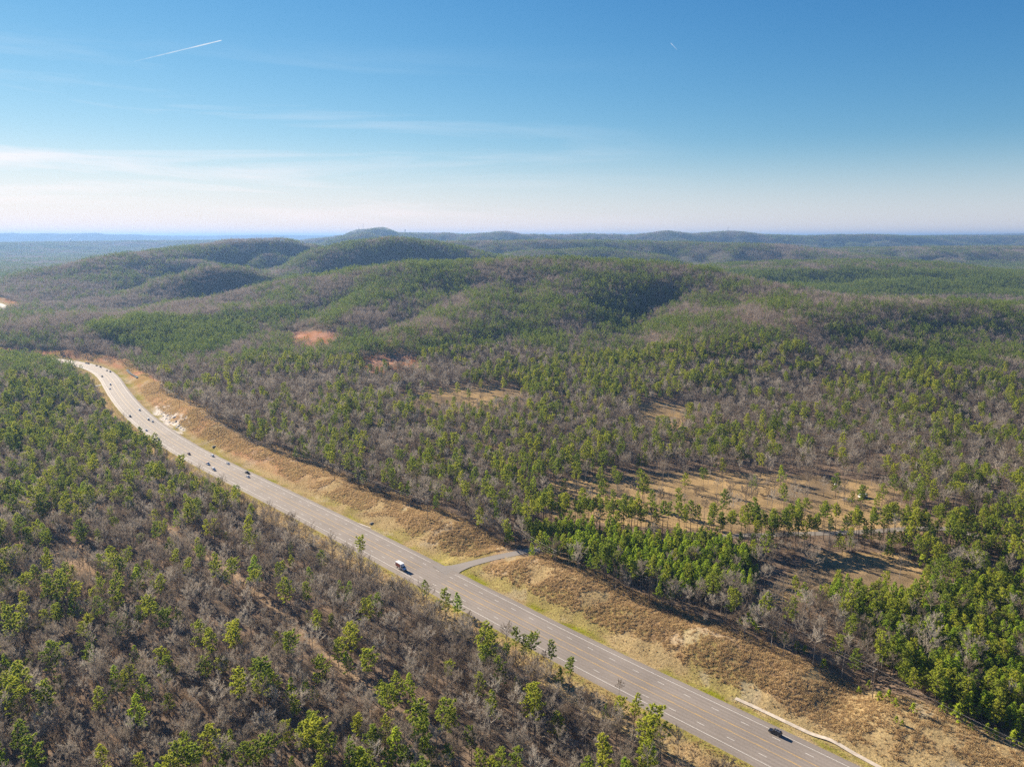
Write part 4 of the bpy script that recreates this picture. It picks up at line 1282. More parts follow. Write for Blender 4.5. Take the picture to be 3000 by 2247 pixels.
# far hills: stands of trees out to 12 km
sx, sy = jitter_grid(-9500, 9500, 2000, 12000, 56.0, RNG)
r_ = np.hypot(sx, sy)
k = in_view(sx, sy, 1.08) & (r_ > 3270) & (r_ < 12000)
sx, sy = sx[k], sy[k]
sz = height(sx, sy)
e = 25.0
nx = -(height(sx + e, sy) - height(sx - e, sy)) / (2 * e); ny = -(height(sx, sy + e) - height(sx, sy - e)) / (2 * e)
nn = np.c_[nx, ny, np.ones(len(sx))]; nn /= np.linalg.norm(nn, axis=1)[:, None]
spx, spy = project(sx, sy, sz)
sh = pine_share(spx, spy, sx, sy, fbm(sx, sy, 420, 3, 201), fbm(sx, sy, 150, 2, 203))
cl = classes(sh, RNG) * 3 + RNG.integers(0, 3, len(sx))
scatter('far_forest', np.c_[sx, sy, sz - .5], RNG.uniform(0, 6.28, len(sx)), RNG.uniform(.9, 1.1, len(sx)), cl, C_STAND, 'woods covering the far blue hills', 'forest', nn)

# undergrowth between the near trees
ux, uy = jitter_grid(-420, 520, 150, 620, 3.4, RNG)
k = in_view(ux, uy, 1.05) & (np.hypot(ux, uy) < 560); ux, uy = ux[k], uy[k]
uh = height(ux, uy); zu = zones(ux, uy, uh)
ok = ~zu['bank'] & ~zu['verge'] & (zu['track'] > 1.8) & (zu['drive'] > 6) & (zu['lane'] > 3.6) & ~(zu['field'] & (RNG.uniform(size=len(ux)) < .97)) & ~(zu['glade'] & (RNG.uniform(size=len(ux)) < .8))
ok &= RNG.uniform(size=len(ux)) < .25 + .6 * fbm(ux, uy, 28, 3, 230)
ux, uy, uh = ux[ok], uy[ok], uh[ok]
scatter('undergrowth', np.c_[ux, uy, uh - .1], RNG.uniform(0, 6.28, len(ux)), RNG.uniform(.5, 1.35, len(ux)), RNG.integers(0, 5, len(ux)), C_BUSH, 'brown undergrowth and brush under the trees', 'undergrowth')

# dry broomsedge on the banks
n_t = 95000
ts = RNG.uniform(S_NOTCH - 120, S_NOTCH + 900, n_t); side = RNG.uniform(size=n_t) < .80
to = np.where(side, 14.0 + RNG.uniform(size=n_t) * 44, -(13.6 + RNG.uniform(size=n_t) * 12))
tp = road_at(ts); tt_ = road_at(ts + 1) - road_at(ts - 1); tt_ /= np.linalg.norm(tt_, axis=1)[:, None]
tx = tp[:, 0] + tt_[:, 1] * to; ty = tp[:, 1] - tt_[:, 0] * to
k = in_view(tx, ty, 1.03) & (np.hypot(tx, ty) > 190); tx, ty, to, ts = tx[k], ty[k], to[k], ts[k]
a_ = np.abs(to)
mixv = fbm(tx, ty, 22, 3, 63)
tall = smooth(21, 27, a_) * smooth(.40, .56, mixv * .55 + fbm(tx, ty, 9, 3, 64) * .45 + .10 * smooth(24, 40, a_)) * (to > 0)
bare_ = smooth(.66, .72, fbm(tx, ty, 14, 3, 66))
dr = path_dist(tx, ty, DRIVE)
pk = np.where(to > 0, .16 + .84 * tall * (1 - bare_), .55) * (dr > 7)
ok = RNG.uniform(size=len(tx)) < pk
tx, ty, a_, tall = tx[ok], ty[ok], a_[ok], tall[ok]
scatter('dry_grass', np.c_[tx, ty, height(tx, ty)], RNG.uniform(0, 6.28, len(tx)), np.where(tall > .4, RNG.uniform(.3, .78, len(tx)), RNG.uniform(.2, .42, len(tx))), RNG.integers(0, 5, len(tx)), C_TUFT, 'tall dry russet grass on the roadside banks', 'grass')
print('COUNTS single', single.sum(), 'near', len(T_X), 'copse', len(cx_), 'stand', len(sx), 'bush', len(ux), 'tuft', len(tx))

# ------------------------------------------------------------------ saplings, logs, rocks
SAP_T, SAP_C = pine(950, 4.0, .06, 1.15, 'young', 1)
SAP_TM, SAP_CM = SAP_T.mesh('sapling_stem', M_BARK), SAP_C.mesh('sapling_crown', M_SAPLING)
def crop6(x, y): return (2000 + x / 1.933, 1390 + y / 1.933)
def crop7(x, y): return (2400 + x / 3.333, 1750 + y / 3.333)
SAPLINGS = [(crop7(580, 1005), .55, 'yellow green pine sapling right of the utility pole foot'), (crop7(670, 995), .6, 'yellow green sapling second from the utility pole'),
            (crop7(745, 1065), .5, 'yellow green sapling below the second one by the pole'), (crop7(910, 1115), .55, 'low yellow green sapling pair on the golden bank'),
            (crop7(1200, 1120), .55, 'small yellow green sapling left of the big bush on the bank'), (crop7(1270, 1115), .5, 'pale sapling just above the big bush on the bank'),
            (crop7(1340, 1205), 1.05, 'largest round bright green sapling bush on the golden bank'), (crop7(1480, 1290), .45, 'little sapling right below the big bush on the bank'),
            (crop7(1635, 1310), .5, 'pale green sapling midway to the right corner of the bank'), (crop7(1710, 1380), .6, 'yellow green sapling second from the right corner of the bank'),
            (crop7(1880, 1430), .8, 'bright yellow green sapling near the right edge of the bank'), (crop7(1990, 1470), .6, 'bright sapling cut by the right edge of the photo'),
            (crop7(750, 1215), .35, 'tiny sapling in the middle of the golden bank'), (crop7(810, 1245), .3, 'tiniest sapling in the middle of the golden bank'),
            (crop7(480, 875), .45, 'sapling just left of the utility pole'), (crop7(380, 930), .4, 'sapling at the top of the notch in the bank'),
            (crop6(325, 852), .5, 'lone sapling high on the russet bank by the second pole'), (crop6(423, 895), .6, 'bright sapling on the bank right of the second pole'),
            (crop6(520, 920), .45, 'faint sapling on the russet bank crest'), (crop6(575, 955), .75, 'tallest bright sapling on the russet bank crest'),
            (crop6(645, 992), .6, 'middle sapling of the cluster on the bank crest'), (crop6(690, 1010), .55, 'last sapling of the cluster on the bank crest'),
            (crop6(800, 1095), .6, 'sapling in the dark brush above the notch'),
            (crop6(1352, 525), 1.1, 'upright bright sapling at the left of the clearing row'), (crop6(1388, 530), .8, 'second sapling of the clearing row'),
            (crop6(1425, 545), .9, 'third sapling of the clearing row'), (crop6(1462, 535), .8, 'right end sapling of the clearing row'), (crop6(1380, 620), 1.3, 'tall slim yellow green sapling in front of the clearing row')]
for p, s, lab in SAPLINGS:
    x, y, z = place_foot(p)
    o = empty('pine_sapling', (x, y, z - .08), random.uniform(0, 6.28)); o.scale = (s * 1.75,) * 3
    tag(o, lab, 'sapling', 'pine saplings on the banks and clearing')
    link('stem', SAP_TM, o); link('crown', SAP_CM, o)

M_LOG = paint('bleached_wood', (.56, .48, .38), .8, noise_amt=.25, scale=2.0)
M_ROCK = paint('pale_rock', (.66, .61, .54), .9, noise_amt=.3, scale=.8)
lx, ly, lz = place_foot((2846, 1724))
lr = random.Random(31)
for i in range(22):
    L = lr.uniform(3.5, 8.0)
    b = Shape()
    k = [(-L / 2, lr.uniform(-.15, .15), 0), (0, 0, .12), (L / 2, lr.uniform(-.15, .15), .05)]
    b.tube(k, [.20, .17, .10], 7)
    b.tube([(L * .1, 0, .1), (L * .1 + .5, .45, .5)], [.07, .03], 5)
    ox, oy = lr.gauss(0, 5.5), lr.gauss(0, 2.6)
    o = b.build('felled_log', M_LOG)
    gz = float(height(np.array([lx + ox]), np.array([ly + oy]))[0])
    o.location = (lx + ox, ly + oy, gz + .22 + .16 * (i % 5))
    o.rotation_euler = (0, lr.uniform(-.06, .06), lr.uniform(-.9, .1))
    tag(o, 'bleached felled log in the heap right of the clearing saplings', 'log', 'bleached logs heaped beyond the clearing')

def rock_mesh(seed, r):
    rng = np.random.default_rng(seed)
    n, mth = 7, 10
    v = []
    for a in range(n + 1):
        ph = math.pi * a / n
        for c in range(mth):
            th = 2 * math.pi * c / mth
            d = np.array([math.sin(ph) * math.cos(th), math.sin(ph) * math.sin(th), math.cos(ph)])
            rr_ = r * (1 + .35 * (noise(np.array([d[0] * 2 + d[2]]), np.array([d[1] * 2 - d[2]]), .8, seed)[0] - .5))
            v.append(np.round(d * rr_ / (r * .28)) * (r * .28) * .5 + d * rr_ * .5)
    q = [(a * mth + c, a * mth + (c + 1) % mth, (a + 1) * mth + (c + 1) % mth, (a + 1) * mth + c) for a in range(n) for c in range(mth)]
    s = Shape(); s.add([(p[0] * 1.1, p[1] * .8, p[2] * .42) for p in v], q); return s
ROCK_PX = [(474, 1212), (483, 1208), (492, 1216), (500, 1224), (488, 1226), (508, 1238), (516, 1234), (524, 1246), (531, 1252), (519, 1253), (538, 1258), (497, 1236), (512, 1222), (480, 1219)]
for i, p in enumerate(ROCK_PX):
    x, y, z = place_foot(p)
    o = rock_mesh(40 + i, 1.2 + (i * 7 % 5) * .28).build('rock', M_ROCK)
    o.location = (x, y, z - .15); o.rotation_euler = (0, .25, i * 1.3)
    tag(o, 'pale broken rock in the bare cutting beside the far bend', 'rock', 'pale rocks in the far roadside cutting')

# ------------------------------------------------------------------ concrete ditches, culvert, stream
def ditch(px_pts, half, name, lab):
    P = resample(chaikin([unproject(p, 0) for p in px_pts], 2), 2.0)
    ground_ribbon(P, half, name, M_CONCRETE, .10, lab, 'ditch', 5)
ditch([(2155, 2038), (2231, 2072), (2331, 2119.5), (2385, 2145), (2432, 2157.5), (2493.6, 2193.6), (2550, 2222.5), (2620, 2262), (2760, 2345)], .95, 'concrete_ditch', 'pale concrete ditch curving beside the near shoulder')
ditch([(1033, 1513), (1050, 1518), (1086, 1532)], .45, 'concrete_flume', 'short pale concrete flume in the green verge')
ditch([(554, 1282), (575, 1288), (600, 1297), (628, 1308)], .7, 'concrete_channel', 'tan channel below the rocky cutting')
x, y, z = place_foot((1088, 1534))
b = Shape(); b.box(-1.3, 1.3, -.2, .2, -.3, .9); b.box(-1.5, -1.3, -.9, .2, -.3, .6); b.box(1.3, 1.5, -.9, .2, -.3, .6)
b.tube([(0, -.22, .25), (0, -.6, .25)], .38, 10)
o = b.build('culvert_headwall', M_CONCRETE); o.location = (x, y, z); o.rotation_euler = (0, 0, .8)
tag(o, 'small concrete culvert headwall at the end of the flume', 'culvert')
x, y, z = place_foot((627, 1309))
b = Shape(); b.box(-1.6, 1.6, -.25, .25, -.3, 1.1); b.box(-1.9, -1.6, -1.1, .25, -.3, .7); b.box(1.6, 1.9, -1.1, .25, -.3, .7); b.tube([(0, -.27, .35), (0, -.7, .35)], .5, 10)
o = b.build('culvert_headwall', M_CONCRETE); o.location = (x, y, z); o.rotation_euler = (0, 0, .7)
tag(o, 'concrete culvert headwall below the far rocky cutting', 'culvert')
m, nt, out = new_mat('still_water')
bw = nt.nodes.new('ShaderNodeBsdfPrincipled'); bw.inputs['Base Color'].default_value = (.22, .24, .25, 1); bw.inputs['Roughness'].default_value = .12
nw = nt.nodes.new('ShaderNodeTexNoise'); nw.inputs['Scale'].default_value = .6; bb = nt.nodes.new('ShaderNodeBump'); bb.inputs['Strength'].default_value = .08
nt.links.new(nw.outputs['Fac'], bb.inputs['Height']); nt.links.new(bb.outputs['Normal'], bw.inputs['Normal']); nt.links.new(bw.outputs['BSDF'], out.inputs['Surface'])
P = resample(chaikin([unproject(p, -11) for p in [(372, 1085), (377, 1090), (386, 1099), (397, 1107), (403, 1113)]], 2), 2.5)
ground_ribbon(P, 1.7, 'stream', m, .45, 'bright narrow stream right of the far bend', 'stream', 3)

# ------------------------------------------------------------------ utility poles and wires
M_POLE = paint('creosoted_wood', (.115, .080, .060), .85, noise_amt=.25, scale=3)
M_ARM = paint('weathered_crossarm', (.30, .26, .22), .8)
M_INS = paint('porcelain', (.62, .60, .56), .3)
M_WIRE = paint('aluminium_wire', (.34, .32, .30), .7)
_FEET = [place_foot(p)[:2] for p in [(2555, 2047), (2200, 1845), (1626, 1680), (1509, 1602), (1253, 1520), (980, 1408), (778, 1343), (640, 1275), (527, 1197), (452, 1130), (412, 1092)]]
def _mid(a, c): return ((a[0] + c[0]) / 2, (a[1] + c[1]) / 2)
_dx = (_FEET[0][0] - _FEET[1][0], _FEET[0][1] - _FEET[1][1])
POLES = [(_FEET[0][0] + 2 * _dx[0], _FEET[0][1] + 2 * _dx[1]), (_FEET[0][0] + _dx[0], _FEET[0][1] + _dx[1]), _FEET[0], _FEET[1], _mid(_FEET[1], _FEET[2]), _FEET[2], _FEET[3], _FEET[4], _mid(_FEET[4], _FEET[5]), _FEET[5],
         _mid(_FEET[5], _FEET[6]), _FEET[6], _FEET[7], _mid(_FEET[7], _FEET[8]), _FEET[8], _FEET[9], _FEET[10], (-575, 1075), (-640, 1135), (-730, 1195), (-840, 1285)]
POLE_H = 13.0
POLE_WORDS = ['just outside the lower right corner', 'beyond the right end of the golden bank', 'standing tall above the notch in the bank', 'second up from the bank notch',
              'between the young pines and the russet bank', 'nearest the side road on its near side', 'just past the side road among dark brush', 'third past the side road on the bank top',
              'at the middle of the long russet bank', 'above the culvert flume', 'upper part of the long russet bank', 'beside the lone bright sapling on the far bank', 'first below the rocky cutting',
              'at the lower end of the rocky cutting', 'at the upper end of the rocky cutting', 'near the far bend of the highway', 'beside the stream at the far bend', 'behind the far bend', 'past the far bend',
              'second past the far bend', 'last one before the left woods']
pole_s, arm_s, ins_s = Shape(), Shape(), Shape()
pole_s.tube([(0, 0, -1), (0, 0, POLE_H * .5), (0, 0, POLE_H)], [.19, .165, .12], 8)
arm_s.box(-1.35, 1.35, .13, .25, POLE_H - .75, POLE_H - .60)
arm_s.tube([(-.7, .13, POLE_H - .72), (0, .1, POLE_H - 1.5)], .03, 4); arm_s.tube([(.7, .13, POLE_H - .72), (0, .1, POLE_H - 1.5)], .03, 4)
ins_s.tube([(0, 0, 0), (0, 0, .12), (0, 0, .2), (0, 0, .28)], [.05, .1, .06, .08], 8)
pole_me, arm_me, ins_me = pole_s.mesh('pole_shaft', [M_POLE]), arm_s.mesh('crossarm', [M_ARM]), ins_s.mesh('insulator', [M_INS])
tops = []
for i, (x, y) in enumerate(POLES):
    z = float(height(np.array([x]), np.array([y]))[0])
    a = POLES[max(0, i - 1)]; c = POLES[min(len(POLES) - 1, i + 1)]
    ang = math.atan2(c[1] - a[1], c[0] - a[0]) - math.pi / 2
    o = empty('utility_pole', (x, y, z), ang)
    tag(o, 'brown wooden utility pole ' + POLE_WORDS[i], 'utility pole', 'utility poles along the right bank')
    link('shaft', pole_me, o); ar = link('crossarm', arm_me, o)
    for dx in (-1.2, 0, 1.2):
        q = link('insulator', ins_me, ar, (dx, .19 if dx else .0, POLE_H - .60 if dx else POLE_H))
    R = Matrix.Rotation(ang, 3, 'Z')
    tops.append([Vector((x, y, z)) + R @ Vector(p) for p in ((-1.2, .19, POLE_H - .32), (0, 0, POLE_H + .28), (1.2, .19, POLE_H - .32), (.14, 0, POLE_H - 2.6))])
for wdx in range(4):
    pts = []
    for i in range(len(tops) - 1):
        a, c = tops[i][wdx], tops[i + 1][wdx]
        span = (c - a).length
        for k in range(9 if i < len(tops) - 2 else 10):
            t = k / 9
            p = a.lerp(c, t); p.z -= span * .018 * 4 * t * (1 - t)
            pts.append(tuple(p))
    b = Shape(); b.tube(pts, .014, 4)
    tag(b.build('power_line', M_WIRE), ['outer wire on the highway side of the crossarms', 'top wire carried on the pole tips', 'outer wire on the woods side of the crossarms', 'lowest wire fixed to the pole shafts'][wdx], 'wire', 'wires on the utility poles')

# ------------------------------------------------------------------ vehicles
PAINTS = {}
def car_paint(n, c):
    if n not in PAINTS: PAINTS[n] = paint('paint_' + n, c, .28, .0 if n == 'white' else .2, .04, 2.0, coat=.6)
    return PAINTS[n]
M_GLASS = paint('car_glass', (.018, .022, .028), .06, 0, .05)
M_TYRE = paint('tyre_rubber', (.02, .02, .02), .85)
M_RIM = paint('wheel_alloy', (.45, .45, .46), .35, .8)
M_LAMP = paint('lamp_lens', (.8, .8, .76), .1)
M_TAIL = paint('tail_lamp_lens', (.45, .02, .02), .15)
M_TRIM = paint('black_trim', (.03, .03, .03), .6)

def loft(sections):
    """sections: (x, half width, bottom z, top z) -> closed body with rounded shoulders."""
    s = Shape(); n = 8; v = []
    for x, w, zb, zt in sections:
        m_ = (zb + zt) / 2
        v += [(x, -w * .90, zb), (x, -w, zb + .18), (x, -w * .985, zt - .14), (x, -w * .86, zt), (x, w * .86, zt), (x, w * .985, zt - .14), (x, w, zb + .18), (x, w * .90, zb)]
    q = [(a * n + c, (a + 1) * n + c, (a + 1) * n + (c + 1) % n, a * n + (c + 1) % n) for a in range(len(sections) - 1) for c in range(n)]
    e = (len(sections) - 1) * n
    s.add(v, q + [(0, 1, 6, 7), (1, 2, 5, 6), (2, 3, 4, 5), (e + 7, e + 6, e + 1, e), (e + 6, e + 5, e + 2, e + 1), (e + 5, e + 4, e + 3, e + 2)])
    return s
def pane(c, inset, off):
    """Glass panel: the quad c shrunk by inset and set off proud."""
    c = [np.array(p, float) for p in c]; m_ = sum(c) / 4
    n = np.cross(c[1] - c[0], c[3] - c[0]); n /= np.linalg.norm(n)
    outer = [m_ + (p - m_) * inset + n * off for p in c]; inner = [p - n * (off + .02) for p in outer]
    s = Shape(); s.add(outer + inner, [(0, 1, 2, 3), (7, 6, 5, 4), (0, 4, 5, 1), (1, 5, 6, 2), (2, 6, 7, 3), (3, 7, 4, 0)]); return s
wheel_cache = {}
def add_wheels(root, xs, track, r, w=.24):
    key = (r, w)
    if key not in wheel_cache:
        a = Shape(); a.tube([(0, -w / 2, 0), (0, -w * .4, 0), (0, w * .4, 0), (0, w / 2, 0)], [r * .9, r, r, r * .9], 16)
        b = Shape(); b.tube([(0, -w / 2 - .012, 0), (0, w / 2 + .012, 0)], r * .6, 10)
        wheel_cache[key] = (a.mesh('tyre', [M_TYRE]), b.mesh('rim', [M_RIM]))
    for x in xs:
        for sgn in (-1, 1):
            wl = link('wheel', wheel_cache[key][0], root, (x, sgn * track, r))
            link('rim', wheel_cache[key][1], wl)
SPECS = {'sedan': dict(L=4.75, W=.91, hood=.92, deck=1.0, H=1.46, base=(-1.75, 1.05), roof=(-1.0, .25), r=.33, nose=.72),
         'suv': dict(L=4.9, W=.97, hood=1.08, deck=1.1, H=1.80, base=(-2.36, 1.05), roof=(-2.15, .35), r=.38, nose=.85),
         'pickup': dict(L=5.8, W=.99, hood=1.14, deck=1.12, H=1.88, base=(-.75, 1.35), roof=(-.55, .65), r=.41, nose=.95)}
def make_vehicle(kind, colour, name):
    S = SPECS[kind]; mt = car_paint(*colour)
    root = empty(name, (0, 0, 0))
    h = S['L'] / 2; W = S['W']
    b = loft([(-h, W * .90, .42, S['deck'] - .14), (-h + .18, W * .97, .34, S['deck']), (S['base'][0], W, .30, S['deck']), (0, W, .28, (S['deck'] + S['hood']) / 2 + .03), (S['base'][1], W, .30, S['hood']),
              (h - .55, W * .97, .30, S['hood'] - .07), (h - .12, W * .93, .36, S['nose']), (h, W * .82, .42, S['nose'] - .16)])
    zb = S['deck'] - .03
    x0, x1 = S['base']; r0, r1 = S['roof']; wb, wr = W * .92, W * .79; H = S['H']
    B = [(x0, -wb, zb), (x1, -wb, zb), (x1, wb, zb), (x0, wb, zb)]; T = [(r0, -wr, H - .03), (r1, -wr, H - .03), (r1, wr, H - .03), (r0, wr, H - .03)]
    T2 = [((r0 + .12), -wr * .8, H), (r1 - .12, -wr * .8, H), (r1 - .12, wr * .8, H), (r0 + .12, wr * .8, H)]
    b.add(B + T + T2, [(0, 1, 5, 4), (1, 2, 6, 5), (2, 3, 7, 6), (3, 0, 4, 7), (4, 5, 9, 8), (5, 6, 10, 9), (6, 7, 11, 10), (7, 4, 8, 11), (8, 9, 10, 11)])
    if kind == 'pickup':
        b.box(-h + .15, -.85, -W * .93, -W * .80, 1.0, 1.24); b.box(-h + .15, -.85, W * .80, W * .93, 1.0, 1.24); b.box(-h + .08, -h + .16, -W * .93, W * .93, 1.0, 1.24)
    b.build('body', mt, root)
    pane([B[1], B[2], T[2], T[1]], .88, .012).build('windscreen', M_GLASS, root)
    pane([B[3], B[0], T[0], T[3]], .84, .012).build('rear_window', M_GLASS, root)
    pane([B[0], B[1], T[1], T[0]], .86, .012).build('side_window', M_GLASS, root)
    pane([B[2], B[3], T[3], T[2]], .86, .012).build('side_window', M_GLASS, root)
    add_wheels(root, (-h + .95, h - .95), W - .10, S['r'])
    for sgn in (-1, 1):
        a = Shape(); a.box(h - .16, h - .03, sgn * W * .64 - .17, sgn * W * .64 + .17, S['nose'] - .2, S['nose'] - .06); a.build('headlight', M_LAMP, root)
        a = Shape(); a.box(-h - .015, -h + .1, sgn * W * .72 - .1, sgn * W * .72 + .1, .66, S['deck'] - .2); a.build('tail_light', M_TAIL, root)
        a = Shape(); a.box(x1 - .35, x1 - .18, sgn * (W + .02) - .09, sgn * (W + .02) + .09, S['hood'] + .04, S['hood'] + .19); a.build('mirror', M_TRIM, root)
    if kind == 'pickup':
        a = Shape(); a.box(-h + .2, -.86, -W * .79, W * .79, 1.125, 1.135); a.build('bed_floor', M_TRIM, root)
    a = Shape(); a.box(-h + .1, h - .2, -W * .86, W * .86, .22, .36); a.build('underbody', M_TRIM, root)
    return root
def copy_tree(o, parent=None):
    c = o.copy(); COL.objects.link(c); c.parent = parent
    for ch in list(o.children): copy_tree(ch, c)
    return c
WHITE, SILVER, BLACK, GREY, MAROON = ('white', (.80, .80, .79)), ('silver', (.48, .48, .48)), ('black', (.015, .015, .018)), ('dark grey', (.06, .063, .068)), ('maroon', (.16, .05, .04))
CARS = [((2271, 2143), 'suv', BLACK, 'black SUV with a roof rack in the lower right of the highway'),
        ((622.5, 1334), 'suv', WHITE, 'white SUV by the right edge line above the orange-loaded pickup'),
        ((616, 1356.5), 'pickup', WHITE, 'white pickup with an orange load in its bed'),
        ((626, 1374), 'suv', WHITE, 'white SUV in the left outer lane below the loaded pickup'),
        ((667, 1357), 'sedan', WHITE, 'white sedan alone in the right outer lane behind the black pickup pair'),
        ((724, 1384.5), 'pickup', BLACK, 'black pickup side by side with a white sedan'),
        ((725.5, 1395), 'sedan', WHITE, 'white sedan side by side with the black pickup'),
        ((560, 1327.5), 'sedan', MAROON, 'dark red sedan seen through bare roadside stems'),
        ((464, 1285), 'sedan', GREY, 'dark sedan half behind the pine clump on the left verge'),
        ((427.5, 1260), 'sedan', WHITE, 'white sedan in the left outer lane above the pine clump'),
        ((408, 1200), 'suv', WHITE, 'white SUV in the right lane beside the top of the rocky cutting'),
        ((380.5, 1219.5), 'suv', GREY, 'dark grey SUV in the left lane across from the rocky cutting'),
        ((424, 1229), 'suv', WHITE, 'white SUV in the right inner lane below the rocky cutting'),
        ((446.5, 1234), 'sedan', WHITE, 'white sedan by the right edge line below the rocky cutting'),
        ((322, 1138.5), 'sedan', SILVER, 'silver sedan just below the far access lane'),
        ((323.5, 1126), 'suv', WHITE, 'white SUV at the far access lane, left lanes'),
        ((299, 1102.5), 'suv', GREY, 'dark SUV in the left lanes above the access lane'),
        ((313, 1085), 'sedan', BLACK, 'black sedan of the far pair abreast, left one'),
        ((325, 1088), 'suv', BLACK, 'black SUV of the far pair abreast, right one'),
        ((298, 1074), 'suv', GREY, 'grey SUV leading the far abreast pair'),
        ((288, 1070), 'sedan', BLACK, 'black sedan third from the far end of the traffic'),
        ((268.5, 1063), 'suv', BLACK, 'black SUV last before the road goes behind the pines'),
        ((284.6, 1059), 'pickup', WHITE, 'white pickup at the outside of the far bend'),
        ((5, 908.5), 'sedan', BLACK, 'tiny dark car on the road piece at the left edge'),
        ((8, 914), 'suv', GREY, 'tiny grey car nearer on the road piece at the left edge')]
protos = {}
for p, kind, colour, lab in CARS:
    key = (kind, colour[0])
    if key not in protos:
        o = protos[key] = make_vehicle(kind, colour, {'sedan': 'sedan', 'suv': 'suv', 'pickup': 'pickup_truck'}[kind])
    else:
        o = copy_tree(protos[key])
    z = 0.0
    for _ in range(6):
        q = unproject(p, z + .75); z = float(road_z(q[1]))
    d, s, zr = road_coords(q[:1], q[1:])
    d = float(np.clip(d[0], -8.6, 8.6)); s = float(s[0])
    if abs(d) < 3.0: d = math.copysign(3.9, d if d else 1)
    c = road_at(np.array([s]))[0]; t = road_at(np.array([s + 1]))[0] - road_at(np.array([s - 1]))[0]; t /= np.hypot(*t)
    pos = c + np.array([t[1], -t[0]]) * d
    o.location = (pos[0], pos[1], float(road_z(pos[1])) + .005)
    o.rotation_euler = (0, 0, math.atan2(t[1], t[0]) + (0 if d > 0 else math.pi))
    tag(o, lab, {'sedan': 'car', 'suv': 'SUV', 'pickup': 'pickup truck'}[kind], 'vehicles on the highway')
    if 'roof rack' in lab:
        a = Shape(); [a.box(-1.95, .15, sg * .55 - .03, sg * .55 + .03, 1.84, 1.89) for sg in (-1, 1)]; [a.box(xx, xx + .05, -.55, .55, 1.85, 1.88) for xx in (-1.5, -.3)]
        for xx in (-1.9, .05):
            for sg in (-1, 1): a.box(xx, xx + .06, sg * .55 - .03, sg * .55 + .03, 1.76, 1.85)
        a.build('roof_rack', car_paint(*SILVER), o)
        protos.pop(key)
    if 'orange load' in lab:
        a = Shape(); a.box(-2.6, -.95, -.72, .72, 1.12, 1.75, taper=.12)
        ld = a.build('tarped_load', paint('orange_tarp', (.55, .25, .10), .8, noise_amt=.3))
        ld.location = o.location; ld.rotation_euler = o.rotation_euler
        tag(ld, 'orange tarped load in the bed of the white pickup', 'load')
        protos.pop(key)

# the box truck
tr = empty('box_truck', (0, 0, 0))
M_TW = car_paint(*WHITE); M_TB = paint('truck_pale_blue', (.50, .58, .68), .3, 0, .05, coat=.5)
M_TR = paint('truck_red_panel', (.30, .075, .05), .5, noise_amt=.35, scale=1.4)
a = Shape(); a.box(-3.9, 1.35, -1.22, 1.22, 1.05, 3.55); a.box(-3.96, 1.41, -1.27, 1.27, 3.50, 3.60); cb = a.build('cargo_box', M_TW, tr)
for sg in (-1, 1):
    a = Shape(); a.box(-3.6, .75, sg * 1.235 - .02, sg * 1.235 + .02, 1.35, 3.25); a.build('side_panel', M_TR, cb)
    a = Shape(); a.box(-3.905 - .03, -3.90, sg * .60 - .52, sg * .60 + .52, 1.2, 3.4); a.build('rear_door', M_TW, cb)
b = Shape(); B = [(1.5, -1.08, 1.0), (3.05, -1.08, 1.0), (3.05, 1.08, 1.0), (1.5, 1.08, 1.0)]; MID = [(1.5, -1.08, 1.7), (3.0, -1.06, 1.7), (3.0, 1.06, 1.7), (1.5, 1.08, 1.7)]; T = [(1.5, -.98, 2.55), (2.45, -.95, 2.55), (2.45, .95, 2.55), (1.5, .98, 2.55)]
b.add(B + MID + T, [(0, 1, 5, 4), (1, 2, 6, 5), (2, 3, 7, 6), (3, 0, 4, 7), (4, 5, 9, 8), (5, 6, 10, 9), (6, 7, 11, 10), (7, 4, 8, 11), (8, 9, 10, 11)])
cabp = b.build('cab', M_TB, tr)
pane([MID[1], MID[2], T[2], T[1]], .9, .015).build('windscreen', M_GLASS, cabp)
pane([MID[0], MID[1], T[1], T[0]], .8, .015).build('side_window', M_GLASS, cabp)
pane([MID[2], MID[3], T[3], T[2]], .8, .015).build('side_window', M_GLASS, cabp)
a = Shape(); a.box(1.44, 2.2, -.9, .9, 2.56, 3.2, taper=.18); a.build('wind_deflector', M_TW, tr)
loft([(2.95, 1.0, .62, 1.66), (3.7, .95, .62, 1.52), (4.15, .86, .66, 1.30)]).build('hood', M_TB, tr)
a = Shape(); a.box(4.05, 4.22, -1.05, 1.05, .45, .72); a.build('bumper', M_TRIM, tr)
a = Shape(); a.box(4.12, 4.19, -.55, .55, .75, 1.2); a.build('radiator_grille', M_TRIM, tr)
for sg in (-1, 1):
    a = Shape(); a.box(4.06, 4.20, sg * .72 - .13, sg * .72 + .13, .82, 1.08); a.build('headlight', M_LAMP, tr)
    a = Shape(); a.box(2.9, 3.02, sg * 1.3 - .12, sg * 1.3 + .12, 1.6, 2.05); a.box(2.93, 2.98, min(sg * 1.05, sg * 1.22), max(sg * 1.05, sg * 1.22), 1.8, 1.85); a.build('mirror', M_TRIM, tr)
a = Shape(); a.box(-3.8, 3.9, -.5, .5, .62, 1.0); a.build('chassis', M_TRIM, tr)
add_wheels(tr, (-2.4, 3.35), .98, .48, .34)
p = unproject((1159, 1657), 1.7)
d, s, zr = road_coords(p[:1], p[1:])
s = float(s[0]); c = road_at(np.array([s]))[0]; t = road_at(np.array([s + 1]))[0] - road_at(np.array([s - 1]))[0]; t /= np.hypot(*t)
pos = c - np.array([t[1], -t[0]]) * 7.6
tr.location = (pos[0], pos[1], float(road_z(pos[1])) + .005); tr.rotation_euler = (0, 0, math.atan2(t[1], t[0]) + math.pi)
tag(tr, 'box truck with white roof and red side panels heading towards the camera', 'truck', 'vehicles on the highway')

